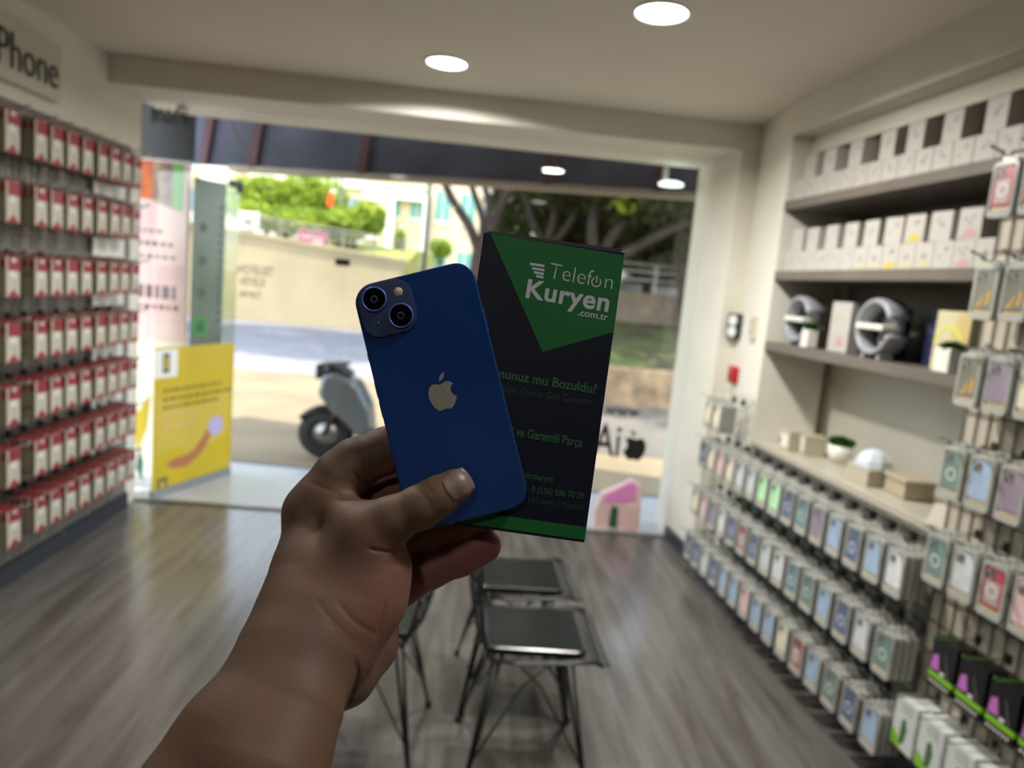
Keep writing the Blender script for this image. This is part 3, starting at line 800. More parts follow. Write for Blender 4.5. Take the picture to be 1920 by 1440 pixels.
# ---- canopy with a hanging sign back
M_can = leafmat('canopy_sheet', srgb(80, 81, 90), srgb(118, 120, 138))
M_rib = mat('oxide_red_steel', srgb(98, 58, 58), 0.6)
aL = Vector((-3.6, 6.85)); aR = Vector((2.6, 4.98)); d2 = (aR - aL); ln = d2.length; ca = math.atan2(d2.y, d2.x)
t = empty('canopy', (aL.x, aL.y, 2.40), 'grey canopy sheet with rust-red ribs hanging outside above the window', 'canopy', ca)
mb = MB().use(M_can); mb.prism([(0.0, 0.0), (0.05, 0.0), (0.30, 1.1), (0.25, 1.1)], 0, ln, 'x'); mb.build('hanging_sheet', t)
mb = MB().use(mat('canopy_edge', srgb(176, 162, 146), 0.6)); mb.box((1.5, -0.04, -0.045), (ln, 0.07, 0.0)); mb.build('edge_trim', t)
for px in (385, 477, 681, 1030, 1236):
    a = at_y(px, 305, 5.8)
    # where the sight line meets the sheet
    r = Vector(ray(px, 300 + (px - 270) * 0.045)); n = Vector((-d2.y, d2.x, 0)).normalized()
    o_ = Vector((0, 0, EYE)); tt = (Vector((aL.x, aL.y, 0)) - o_).dot(n) / r.dot(n); p = o_ + r * tt
    s = (Vector((p.x, p.y)) - aL).length
    mb = MB().use(M_rib); w = 0.035
    mb.prism([(-0.045, -0.01), (0.0, -0.01), (0.25, 1.1), (0.20, 1.1)], s - w, s + w, 'x'); mb.build('rib', t)
mb = MB().use(M_can); mb.box((0, -2.6, 1.1), (ln, 0.2, 1.14)); mb.build('shade_roof', t)  # unseen top cover, added to shade the ground by the window
# outdoor hanging lamp
c = at_y(1258, 346, 4.86)
t = empty('hanging_lamp', c, 'round white lamp hanging under the canopy outside, near the right column', 'lamp')
mb = MB().use(mat('lamp_shell', srgb(230, 235, 232), 0.4, emit=(0.85, 1, 0.95, 1), estr=1.1), True); mb.lathe([(0, 0.02), (0.05, 0.018), (0.082, 0.006), (0.082, -0.006), (0, -0.01)], 28); mb.build('lamp_disc', t)
mb = MB().use(mat('white_rod', srgb(200, 200, 205), 0.5)); mb.box((-0.055, 0.0, 0.0), (-0.025, 0.03, 0.42)); mb.build('rod', t)
# loose cable under the canopy
mb = MB().use(mat('pale_cable', srgb(160, 150, 120), 0.6), True)
pts = [at_y(a, b, 4.95) for a, b in ((422, 195), (432, 225), (445, 260), (460, 285), (480, 305))]
mb.tube([p - pts[0] for p in pts], 0.006, 6); tag(mb.build('loose_cable', loc=pts[0]), 'loose pale cable hanging in front of the canopy sheet', 'cable')

# ---- scooter
def scooter():
    t = empty('scooter', (-1.24, 6.45, -0.12), 'grey and black motor scooter parked outside behind the hand', 'scooter', math.radians(-6)); t.scale = (0.95, 0.95, 0.86)
    rub = mat('tyre_rubber', srgb(20, 20, 22), 0.7)
    body = mat('scooter_grey', srgb(112, 118, 122), 0.25, 0.4)
    for x in (0.0, 1.28):
        w = MB().use(rub, True); w.lathe([(0.15, -0.05), (0.22, -0.055), (0.265, -0.03), (0.27, 0), (0.265, 0.03), (0.22, 0.055), (0.15, 0.05)], 32, Matrix.Translation((x, 0, 0.27)) @ Matrix.Rotation(PI / 2, 4, 'X')); wo_ = w.build('wheel', t)
        w = MB().use(M_metal, True); w.lathe([(0, -0.02), (0.15, -0.03), (0.155, 0), (0.15, 0.03), (0, 0.02)], 20, Matrix.Translation((x, 0, 0.27)) @ Matrix.Rotation(PI / 2, 4, 'X')); w.build('hub', wo_)
    mb = MB().use(M_black, True); mb.prism([(0.30 * math.cos(a) * 1.0, 0.27 + 0.31 * math.sin(a)) for a in np.linspace(0.25, 2.6, 12)] + [(0.24 * math.cos(a), 0.27 + 0.25 * math.sin(a)) for a in np.linspace(2.6, 0.25, 12)], -0.06, 0.06, 'y'); mb.build('front_mudguard', t)
    for s in (-0.075, 0.075):
        mb = MB().use(M_black, True); mb.tube([(0.0, s, 0.27), (0.12, s, 0.55), (0.2, s * 0.6, 0.75)], 0.022, 8); mb.build('fork', t)
    mb = MB().use(body); mb.prism([(0.06, 0.56), (-0.06, 0.72), (-0.02, 0.92), (0.10, 0.96), (0.30, 0.86), (0.42, 0.62), (0.46, 0.36), (0.34, 0.30), (0.24, 0.42)], -0.17, 0.17, 'y'); mb.build('leg_shield', t, bevel=0.04)
    mb = MB().use(body); mb.prism([(0.34, 0.28), (0.36, 0.37), (0.72, 0.37), (0.80, 0.62), (1.45, 0.72), (1.58, 0.66), (1.45, 0.5), (1.1, 0.42), (0.95, 0.25)], -0.15, 0.15, 'y'); mb.build('rear_body', t, bevel=0.04)
    mb = MB().use(M_black); mb.prism([(0.74, 0.64), (0.80, 0.74), (1.1, 0.72), (1.5, 0.80), (1.55, 0.72), (1.2, 0.64)], -0.13, 0.13, 'y'); mb.build('saddle', t, bevel=0.03)
    mb = MB().use(M_black, True); mb.tube([(0.10, -0.34, 1.0), (0.03, -0.2, 1.0), (0.02, 0, 0.97), (0.03, 0.2, 1.0), (0.10, 0.34, 1.0)], 0.018, 8); mb.build('handlebar', t)
    mb = MB().use(M_black); mb.prism([(-0.10, 0.86), (-0.10, 1.02), (0.08, 1.05), (0.24, 0.93)], -0.12, 0.12, 'y'); mb.build('dashboard', t, bevel=0.02)
    mb = MB().use(mat('headlight', srgb(230, 230, 225), 0.1)); mb.prism([(-0.075, 0.74), (-0.06, 0.84), (0.0, 0.84), (0.0, 0.74)], -0.09, 0.09, 'y'); mb.build('headlight', t, bevel=0.01)
    mb = MB().use(M_black, True); mb.tube([(1.0, -0.16, 0.25), (1.35, -0.18, 0.3), (1.62, -0.18, 0.38)], 0.045, 10); mb.build('exhaust', t)
    mb = MB().use(M_metal, True); mb.tube([(0.8, 0.1, 0.3), (0.78, 0.2, 0.0)], 0.012, 6); mb.build('side_stand', t)
    return t
scooter()

# ------------------------------------------------------------------ right-hand rack: cabinet, worktop, shelves
mb = MB().use(mat('cabinet_grey', srgb(120, 118, 114), 0.5)); rack_prism(mb, 3.60, -3.0, -0.38, -0.03, 0.10, 0.885)
o = mb.build('base_cabinet'); tag(o, 'long pale base cabinet behind the lower grid of phone case packs', 'cabinet')
mb = MB().use(M_plinth); rack_prism(mb, 4.16, -3.0, -0.30, -0.012, 0.0, 0.10); struct(mb.build('baseboard_rack'), 'black plinth under the right-hand rack', 'baseboard')
mb = MB().use(M_counter); rack_prism(mb, 3.615, -3.0, -0.39, 0.0, 0.89, 0.925)
o = mb.build('worktop', bevel=0.003); tag(o, 'cream worktop running along the right wall below the shelves', 'worktop')
for zt_, nm, lab in ((2.15, 'upper', 'topmost grey-brown wall shelf holding rows of small white boxes'), (1.80, 'middle', 'middle grey-brown wall shelf, holding white boxes with yellow and pink prints'), (1.44, 'lower', 'lowest grey-brown wall shelf, holding ring lamps and picture boxes')):
    t = empty('wall_shelf', rk(3.615, -0.39, zt_ - 0.045), lab, 'shelf')
    IM = t.matrix_world
    mb = MB().use(M_shelf); rack_prism(mb, 3.615, -2.0, -0.385, 0.0, zt_ - 0.045, zt_)
    o = mb.build('shelf_board', bevel=0.002); o.parent = t; o.matrix_parent_inverse = Matrix.Translation(-t.location)
# taupe back panel between the upper shelves
mb = MB().use(M_backboard); rack_prism(mb, 3.60, -2.0, -0.398, -0.388, 1.395, 2.39); tag(mb.build('back_panel'), 'taupe back panel behind the three wall shelves', 'panel')

# grid panels ---------------------------------------------------------------
def grid(name, y0, y1, z0, z1, label, dz=0.075, dy=0.105, r=0.0022, m=None, off=0.0):
    t0 = rk(y0, 0.0).y; L = (rk(y0) - rk(y1)).length
    mb = MB().use(m or M_wire)
    n = int(L / dy)
    for k in range(n + 1): mb.tube([(0.006, k * L / n, 0), (0.006, k * L / n, z1 - z0)], r, 5)
    m_ = int((z1 - z0) / dz)
    for k in range(m_ + 1): mb.tube([(0.010, 0, k * (z1 - z0) / m_), (0.010, L, k * (z1 - z0) / m_)], r, 5)
    o = mb.build(name, M=RM(y0, off, z0)); tag(o, label, 'grid panel'); return o
grid('grid_panel', 3.60, 2.20, 0.12, 0.885, 'wire grid panel under the worktop holding phone case packs')
grid('grid_panel', 4.15, 3.63, 0.12, 1.12, 'wire grid panel on the pier, rising above the worktop')
mb = MB().use(mat('panel_backing', srgb(188, 178, 162), 0.5)); rack_prism(mb, 2.19, -1.5, 0.003, 0.015, 0.11, 2.16)
o = mb.build('display_backboard'); tag(o, 'tall cream backing board of the near rack at the right edge', 'board')
grid('grid_panel', 2.185, 0.6, 0.12, 2.15, 'tall near wire grid panel at the right edge of the photo', 0.10, 0.05, 0.0026, mat('dark_wire', srgb(92, 88, 80), 0.4, 0.4), 0.014)

# phone case packs ----------------------------------------------------------
PW, PH, PD = 0.088, 0.160, 0.018
M_shell = mat('clear_shell', srgb(172, 172, 166), 0.16, spec=0.6)
M_shell_in = mat('clear_shell_edge', srgb(128, 130, 124), 0.25)
CASES = [('clear grey', srgb(190, 196, 200)), ('ice blue', srgb(150, 172, 198)), ('dark blue', srgb(84, 98, 128)), ('pale cream', srgb(214, 206, 184)), ('sage green', srgb(104, 128, 122)), ('lilac', srgb(138, 124, 142)), ('red', srgb(160, 70, 82)), ('mint green', srgb(176, 226, 176)), ('teal', srgb(100, 134, 140)), ('pale pink', srgb(214, 178, 178)), ('silver', srgb(205, 206, 208)), ('gold-print', srgb(112, 108, 98))]


def shell_mesh():
    mb = MB().use(M_shell)
    pts = rrect(-PW / 2, -PH, PW / 2, 0, 0.012, 3)
    ins = rrect(-PW / 2 + 0.008, -PH + 0.020, PW / 2 - 0.008, -0.012, 0.006, 3)
    n = len(pts)
    def ring(p, x): return [mb.bm.verts.new((x, a, b)) for a, b in p]
    A = ring(pts, 0.0); B = ring(pts, PD); Cc = ring(ins, PD); D = ring(ins, PD - 0.006)
    fs = []
    for P, Q in ((A, B), (B, Cc), (Cc, D)):
        for i in range(n): fs.append(mb.bm.faces.new((P[i], P[(i + 1) % n], Q[(i + 1) % n], Q[i])))
    mb._f(fs); fs2 = [mb.bm.faces.new(A[::-1])]; mb._f(fs2)
    mb.use(mat('backing_card', srgb(226, 220, 204), 0.5)); f = [mb.bm.faces.new(D)]; mb._f(f)
    bmesh.ops.recalc_face_normals(mb.bm, faces=mb.bm.faces[:])
    # brass-coloured print line and side ribs
    mb.use(mat('print_line', srgb(196, 172, 120), 0.5)); mb.box((PD - 0.0055, -PW / 2 + 0.012, -PH + 0.021), (PD - 0.0045, PW / 2 - 0.012, -PH + 0.026))
    mb.use(M_shell_in)
    for s in (-1, 1):
        y = s * PW / 2
        mb.box((0.004, min(y, y + s * 0.0012), -PH + 0.012), (0.007, max(y, y + s * 0.0012), -0.012))
    return mb.mesh('case_pack')
def case_mesh(i, nm, col):
    m = mat('case_' + nm.replace(' ', '_'), col, 0.22, noise=tuple(min(1, c * 1.35) for c in col[:3]) + (1,), nscale=18)
    mb = MB().use(m)
    mb.prism(rrect(-0.034, -0.128, 0.034, -0.016, 0.009, 4), PD - 0.006, PD - 0.001, 'x')
    dark = mat('camera_cutout', srgb(70, 72, 74), 0.3)
    mb.use(dark); mb.prism(rrect(-0.028, -0.048, 0.0, -0.021, 0.007, 4), PD - 0.001, PD - 0.0003, 'x')
    mb.use(M_shell)
    for cy, cz in ((-0.019, -0.029), (-0.009, -0.040)): mb.prism([(cy + 0.0042 * math.cos(a), cz + 0.0042 * math.sin(a)) for a in np.linspace(0, 2 * PI, 10, endpoint=False)], PD - 0.0004, PD + 0.0002, 'x')
    if nm == 'red':
        mb.use(mat('case_clear_middle', srgb(176, 160, 156), 0.25)); mb.prism(rrect(-0.026, -0.120, 0.026, -0.052, 0.006, 4), PD - 0.001, PD - 0.0008, 'x')
    if 'gold' in nm:
        mb.use(mat('gold_print', srgb(214, 164, 40), 0.35))
        mb.prism([(-0.026, -0.118), (-0.012, -0.112), (-0.004, -0.092), (0.004, -0.086), (0.0, -0.098), (-0.008, -0.122)], PD - 0.001, PD - 0.0007, 'x'); mb.prism([(0.010, -0.118), (0.022, -0.112), (0.024, -0.08), (0.016, -0.07), (0.014, -0.095)], PD - 0.001, PD - 0.0007, 'x')
    elif i % 2 == 0:   # ring magnet
        mb.use(mat('magnet_ring', srgb(226, 226, 224), 0.3)); N = 20
        o_ = [(0.020 * math.cos(2 * PI * k / N), -0.082 + 0.020 * math.sin(2 * PI * k / N)) for k in range(N)]; n_ = [(0.0155 * math.cos(2 * PI * k / N), -0.082 + 0.0155 * math.sin(2 * PI * k / N)) for k in range(N)]
        vo = [mb.bm.verts.new((PD - 0.0006, a, b)) for a, b in o_]; vi = [mb.bm.verts.new((PD - 0.0006, a, b)) for a, b in n_]
        mb._f([mb.bm.faces.new((vo[k], vo[(k + 1) % N], vi[(k + 1) % N], vi[k])) for k in range(N)])
    return mb.mesh('phone_case')
def tab_mesh():
    mb = MB().use(M_shell)
    mb.prism([(-0.030, -0.002), (0.030, -0.002), (0.024, 0.016), (-0.024, 0.016)], 0.006, 0.009, 'x')
    return mb.mesh('hang_tab')
def hook_mesh(L, ticket=True, m=None):
    mb = MB().use(m or M_chrome, True)
    mb.tube([(0.012, 0, 0), (L - 0.01, 0, 0), (L, 0, 0.004), (L + 0.004, 0, 0.012)], 0.0024, 6)
    mb.use(M_black, False); mb.box((0.0, -0.013, -0.014), (0.016, 0.013, 0.016))
    return mb.mesh('hook')
SHELL = shell_mesh(); CM = [case_mesh(i, n, c) for i, (n, c) in enumerate(CASES)]; TAB = tab_mesh()
HOOK = hook_mesh(0.17)
def tip_mesh():
    mb = MB().use(mat('clear_ticket', srgb(178, 178, 168), 0.15)); mb.prism([(0.0, 0.0), (0.005, 0.004), (0.10 - 0.06, 0.012), (0.048, 0.02), (0.044, 0.022), (0.036, 0.016), (0.0, 0.006)], -0.006, 0.006, 'y', Matrix.Translation((0.16, 0, 0.004)))
    return mb.mesh('hook_tip')
TIP = tip_mesh()


def loc_on(y, off, z): return rk(y, off, z)


def put(me, name, y, off, z, rot=TH): 
    o = bpy.data.objects.new(name, me); COL.objects.link(o); o.location = rk(y, off, z); o.rotation_euler = (0, 0, rot); return o


def child(me, name, par):
    o = bpy.data.objects.new(name, me); COL.objects.link(o); o.parent = par; return o


rnd = random.Random(11)
POS = ['front pack', 'second pack from the front', 'third pack back', 'rearmost pack']
def case_stack(y, z, where, ci, n=4, row='', front=0.13):
    """hook with n packs hanging one behind the other; z is the top of the packs"""
    h = put(HOOK, 'display_hook', y, 0.0, z + 0.012); tag(h, f'metal hook with clear tip, {where}', 'hook', 'hooks on the right rack')
    child(TIP, 'hook_tip', h)
    for k in range(n):
        off = front - k * 0.024
        c = ci if rnd.random() < 0.7 else rnd.randrange(len(CASES))
        if k == 0: c = ci
        p = put(SHELL, 'case_pack', y + 0.0, off, z + 0.0)
        p.rotation_euler[2] = TH + rnd.uniform(-0.03, 0.03)
        tag(p, f'{POS[min(k, 3)]} on the {where}' + (f', {CASES[c][0]} case' if k == 0 else ''), 'phone case pack', 'phone case packs on the right rack')
        if k == 0:
            child(CM[c], 'phone_case', p)
        child(TAB, 'hang_tab', p)
        yield p


rows = [('upper under-worktop row', 0.845, 3.86, 2.21, 15, [2, 3, 9, 3, 0, 0, 7, 7, 2, 8, 5, 1, 2, 1, 10]),
        ('middle lower row', 0.56, 3.88, 2.20, 15, [3, 9, 5, 10, 2, 6, 2, 0, 10, 8, 4, 1, 2, 0, 4]),
        ('bottom row', 0.285, 3.90, 2.20, 15, [2, 2, 0, 2, 1, 1, 9, 1, 1, 3, 6, 1, 4, 2, 1])]
for nm, z, ya, yb, n, cl in rows:
    for i in range(n):
        y = ya + (yb - ya) * i / (n - 1)
        dz = 0.0
        for p in case_stack(y, z + dz, f'{ORD[i]} hook from the window, {nm}', cl[i], 4): pass
for i, (y, c) in enumerate(((3.86, 3), (3.745, 3))):
    for p in case_stack(y, 1.075, f'{ORD[i]} hook above the worktop end', c, 4): pass
near = [('near rack top row', 2.09, [6, 6, 9, 6]), ('near rack second row', 1.79, [11, 11, 0, 11]), ('near rack third row', 1.525, [11, 5, 3, 0]), ('near rack fourth row', 1.235, [4, 1, 5, 1, 10]), ('near rack fifth row', 0.955, [4, 0, 6, 9, 10])]
for nm, z, cl in near:
    for i, c in enumerate(cl):
        y = 2.055 - 0.112 * i
        if z > 2.0: y -= 0.0
        for p in case_stack(y, z, f'{ORD[i]} hook from the left, {nm}', c, 3, front=0.12): pass

# black packs with green band
def black_mesh():
    mb = MB().use(mat('pack_black', srgb(18, 18, 20), 0.3)); mb.box((0, -0.05, -0.155), (0.03, 0.05, 0.0))
    mb.use(mat('band_green', srgb(128, 190, 40), 0.35)); mb.box((0.0302, -0.05, -0.128), (0.0306, 0.05, -0.112)); mb.box((0.0, -0.0504, -0.128), (0.03, -0.05, -0.112)); mb.box((0.0, 0.05, -0.128), (0.03, 0.0504, -0.112))
    mb.use(mat('print_violet', srgb(190, 110, 190), 0.4)); mb.prism([(-0.045, -0.105), (-0.008, -0.10), (-0.02, -0.05), (-0.04, -0.06)], 0.0302, 0.0308, 'x')
    mb.use(M_white); mb.prism([(-0.005, -0.108), (0.012, -0.108), (0.014, -0.098), (-0.003, -0.098)], 0.0302, 0.0309, 'x')
    mb.use(mat('print_grey', srgb(90, 90, 92), 0.4)); mb.prism([(0.004, -0.04), (0.008, -0.04), (0.032, -0.108), (0.026, -0.108)], 0.0302, 0.0308, 'x')
    mb.use(M_white)
    for k in range(6): mb.box((0.0302, -0.042 + k * 0.014, -0.146), (0.0307, -0.042 + k * 0.014 + 0.008, -0.138))
    return mb.mesh('accessory_pack')
BLK = black_mesh()
GHOOK = hook_mesh(0.16, m=mat('green_hook', srgb(96, 150, 40), 0.4))
for i in range(4):
    y = 1.98 - 0.115 * i
    h = put(GHOOK, 'display_hook', y, 0.0, 0.655); tag(h, f'green hook over the {ORD[i]} black pack stack on the near rack', 'hook', 'green hooks')
    for k in range(2):
        p = put(BLK, 'accessory_pack', y, 0.085 - k * 0.035, 0.64)
        tag(p, f'{"front" if k == 0 else "rear"} black pack with green band, {ORD[i]} stack from the left on the near rack', 'accessory pack', 'black accessory packs')
def white_mesh():
    mb = MB().use(mat('pack_pale_grey', srgb(206, 210, 206), 0.35)); mb.box((0, -0.05, -0.17), (0.04, 0.05, 0.0))
    mb.use(mat('print_leaf', srgb(130, 190, 40), 0.4)); mb.prism([(-0.048, -0.168), (0.0, -0.168), (-0.02, -0.13), (-0.048, -0.115)], 0.0402, 0.0406, 'x')
    mb.use(mat('print_fern', srgb(70, 110, 60), 0.4)); mb.prism([(-0.012, -0.15), (0.008, -0.15), (0.018, -0.095), (0.006, -0.06), (-0.010, -0.07)], 0.0403, 0.0409, 'x')
    mb.use(mat('print_grey2', srgb(165, 170, 165), 0.4))
    for k in range(4): mb.box((0.0402, -0.02, -0.045 + k * 0.009), (0.0406, 0.03, -0.041 + k * 0.009))
    mb.use(M_black); mb.box((0.0, -0.053, -0.165), (0.015, -0.05, -0.03))
    return mb.mesh('accessory_box')
WHT = white_mesh()
for i in range(5):
    y = 2.09 - 0.118 * i
    h = put(HOOK, 'display_hook', y, 0.0, 0.395); tag(h, f'metal hook over the {ORD[i]} pale box stack at the foot of the near rack', 'hook', 'hooks of the pale boxes')
    for k in range(2):
        p = put(WHT, 'accessory_box', y, 0.075 - k * 0.045, 0.375)
        tag(p, f'{"front" if k == 0 else "rear"} pale box with green leaf print, {ORD[i]} stack from the left, foot of near rack', 'accessory box', 'pale accessory boxes')

# white boxes on the two upper shelves
def sbox_mesh(w, d, h, k, band=None):
    mb = MB().use(mat('box_white', srgb(182, 177, 171), 0.45)); mb.box((-d, -w / 2, 0), (0, w / 2, h))
    mb.use(mat('box_print_grey', srgb(150, 146, 144), 0.5))
    r2 = random.Random(k)
    pts = [(r2.uniform(-0.2, 0.2) * w, h * r2.uniform(0.35, 0.7)) for _ in range(3)]
    for a, b in pts: mb.prism([(a - .008, b), (a + .008, b + .006), (a + .006, b + .014), (a - .008, b + .009)], 0.0001, 0.0006, 'x')
    if band:
        mb.use(band); mb.prism([(-w * .3, h * .05), (w * .35, h * .05), (w * .3, h * .28), (0, h * .36), (-w * .28, h * .2)], 0.0001, 0.0007, 'x')
    return mb.mesh('earphone_box')
SB = [sbox_mesh(0.094, 0.07, 0.098, k) for k in range(3)] + [sbox_mesh(0.094, 0.07, 0.098, 5, mat('print_yellow', srgb(196, 174, 84), 0.5)), sbox_mesh(0.094, 0.07, 0.098, 6, mat('print_rose', srgb(190, 146, 148), 0.5)), sbox_mesh(0.094, 0.07, 0.098, 7, mat('print_cream', srgb(184, 180, 148), 0.5))]
GR = 'small white boxes on the wall shelves'
def small_box(y, z, k, lab, tall=1.0, rot=0.0, off=-0.035):
    o = put(SB[k], 'earphone_box', y, off, z); o.rotation_euler[2] = TH + rot; o.scale = (1, 1, tall); tag(o, lab, 'box', GR); return o
low = [3.55 - 0.098 * i for i in range(17)]
for i, y in enumerate(low): small_box(y, 2.151, i % 3, f'white box, {ORD[i]} from the window in the bottom layer, topmost shelf')
for i, y in enumerate((3.482, 3.315, 3.115, 2.901, 2.736, 2.543, 2.347, 2.16)): small_box(y, 2.250, i % 3, f'white box standing on the layer below, {ORD[i]} upper box from the window, topmost shelf', 1.12)
for i in range(15):
    y = 3.55 - 0.097 * i; small_box(y, 1.801, (0, 1, 2, 0, 1, 2, 5, 5, 3, 5, 5, 2, 4, 5, 5)[i], f'white box, {ORD[i]} from the window in the bottom layer, middle shelf')
for i, y in enumerate((3.502, 3.364, 3.205, 3.057, 2.917, 2.776, 2.654, 2.517, 2.379)): small_box(y, 1.900, (0, 1, 2, 1, 0, 2, 3, 1, 4)[i], f'white box, {ORD[i]} upper box from the window on the middle shelf' + (', yellow print' if i == 6 else ', rose print' if i == 8 else ''), 1.08, 0.0 if i < 5 else 0.10)

# lowest shelf: ring lamps, picture boxes, planters
Z3 = 1.441
M_ring = mat('ring_grey', srgb(150, 152, 158), 0.35)
def ring_lamp(y, off, r, label, turn=0.0):
    t = empty('ring_lamp', rk(y, off, Z3), label, 'lamp', TH + turn)
    mb = MB().use(M_ring, True); N = 40
    prof = [(r, -0.045), (r, 0.03), (r * 0.97, 0.04), (r * 0.86, 0.045), (r * 0.80, 0.035), (r * 0.78, -0.045), (r * 0.9, -0.05)]
    a0, a1 = math.radians(0), math.radians(325)
    cz = r + 0.012; rings = []
    for k in range(N + 1):
        a = a0 - (a1 - a0) * k / N * 1.0
        a = math.radians(20) - (a1) * k / N * -1.0
        rings.append([mb.bm.verts.new((x, rr * math.cos(a), cz + rr * math.sin(a))) for rr, x in prof])
    m = len(prof); fs = []
    for A_, B_ in zip(rings[:-1], rings[1:]):
        for i in range(m): fs.append(mb.bm.faces.new((A_[i], A_[(i + 1) % m], B_[(i + 1) % m], B_[i])))
    fs.append(mb.bm.faces.new(rings[0])); fs.append(mb.bm.faces.new(rings[-1][::-1])); mb._f(fs); bmesh.ops.recalc_face_normals(mb.bm, faces=fs)
    mb.build('ring', t)
    mb = MB().use(M_white); mb.box((-0.03, -r * 0.78, cz - 0.012), (0.055, r * 0.72, cz + 0.012)); mb.build('charging_ledge', t, bevel=0.006)
    mb = MB().use(mat('ring_dark', srgb(84, 86, 92), 0.5), True); mb.lathe([(0, 0), (r * 0.76, 0), (r * 0.76, 0.01), (0, 0.01)], 30, Matrix.Translation((-0.045, 0, cz)) @ Matrix.Rotation(PI / 2, 4, 'Y')); mb.build('back_disc', t)
    mb = MB().use(M_white, True); mb.lathe([(r * .30, 0), (r * .38, .004), (r * .42, 0)], 24, Matrix.Translation((-0.03, 0, cz - r * 0.38)) @ Matrix.Rotation(PI / 2, 4, 'Y')); mb.build('speaker_ring', t)
    mb = MB().use(M_ring); mb.box((-0.03, -r * 0.5, 0), (0.03, -r * 0.35, 0.03)); mb.build('foot', t)
    mb = MB().use(M_ring); mb.box((-0.03, r * 0.35, 0), (0.03, r * 0.5, 0.03)); mb.build('foot', t)
    return t
ring_lamp(3.44, -0.09, 0.115, 'grey ring-shaped speaker lamp nearest the window on the lowest shelf')
ring_lamp(2.84, -0.09, 0.118, 'grey ring-shaped speaker lamp in the middle of the lowest shelf')
ring_lamp(2.20, -0.20, 0.112, 'grey ring lamp half hidden behind the near rack on the lowest shelf')
def picture_box(y, off, w, d, h, face, label, deco, turn=0):
    t = empty('picture_box', rk(y, off, Z3), label, 'box', TH + turn)
    mb = MB().use(face); mb.box((-d, -w / 2, 0), (0, w / 2, h)); mb.build('carton', t, bevel=0.001)
    mb = MB(); deco(mb, w, h); mb.build('print', t); return t
def arc(mb, m, cy, cz, r0, r1, a0, a1, x=0.0004):
    N = 18; mb.use(m)
    P = [(cy + r1 * math.cos(a0 + (a1 - a0) * k / N), cz + r1 * math.sin(a0 + (a1 - a0) * k / N)) for k in range(N + 1)] + [(cy + r0 * math.cos(a1 - (a1 - a0) * k / N), cz + r0 * math.sin(a1 - (a1 - a0) * k / N)) for k in range(N + 1)]
    mb.prism(P, x, x + 0.0005, 'x')
def d1(mb, w, h):
    arc(mb, mat('print_sage', srgb(160, 180, 130), 0.5), 0, h * .55, .035, .042, 0.3, 2.9); mb.use(mat('print_rose', (1, 1, 1, 1))); mb.prism([(-w * .1, h * .1), (w * .3, h * .12), (w * .2, h * .35), (-w * .05, h * .3)], .0004, .0009, 'x')
def d2f(mb, w, h):
    mb.use(mat('print_blue', srgb(90, 100, 170), 0.5))
    for k in range(5): mb.box((0.0004, -w * .3, h * (.15 + .15 * k)), (0.0009, w * .3, h * (.18 + .15 * k)))
def d3(mb, w, h):
    mb.use(mat('print_sand', srgb(200, 174, 112), 0.5)); mb.prism([(-w * .1, h * .4), (w * .48, h * .4), (w * .48, h * .97), (w * .15, h * .97)], .0003, .0006, 'x')
    arc(mb, mat('print_lime', srgb(206, 208, 90), 0.5), -w * .08, h * .45, .055, .068, 0.2, 3.3, 0.0007)
picture_box(3.13, -0.09, 0.15, 0.06, 0.225, mat('box_white', (1, 1, 1, 1)), 'white picture box with a pale arc print, between the two left ring lamps', d1)
picture_box(2.985, -0.17, 0.15, 0.10, 0.215, mat('box_navy', srgb(30, 32, 66), 0.4), 'navy blue box behind the middle ring lamp, left side', d2f)
picture_box(2.61, -0.18, 0.17, 0.10, 0.215, mat('box_navy', (1, 1, 1, 1)), 'navy blue box behind the middle ring lamp, right side', d2f)
picture_box(2.43, -0.078, 0.165, 0.08, 0.215, mat('box_cream', srgb(198, 190, 156), 0.45), 'cream and yellow picture box with a lime arc, right end of the lowest shelf', d3)
def planter(y, off, z, w, h, label, plant_h, round_=False):
    t = empty('potted_plant', rk(y, off, z), label, 'plant', TH)
    mb = MB().use(M_white, round_)
    if round_: mb.lathe([(0, 0), (w * .36, 0), (w * .5, h), (w * .44, h), (w * .40, h * .8), (0, h * .8)], 24)
    else: mb.box((-w / 2, -w / 2, 0), (w / 2, w / 2, h))
    mb.build('pot', t, bevel=0 if round_ else 0.004)
    mb = MB(); lobes(mb, (0, 0, h + plant_h * .35), (w * .5, w * .5, plant_h * .6), 420, 0.014, mat('artificial_grass', srgb(52, 128, 34), 0.6), 31)
    mb.build('foliage', t); return t
planter(3.29, -0.05, Z3, 0.055, 0.085, 'small white planter with a sprig of green beside the first ring lamp', 0.03)
planter(2.36, -0.037, Z3, 0.074, 0.085, 'white ribbed planter with flat green grass in front of the cream picture box', 0.02)
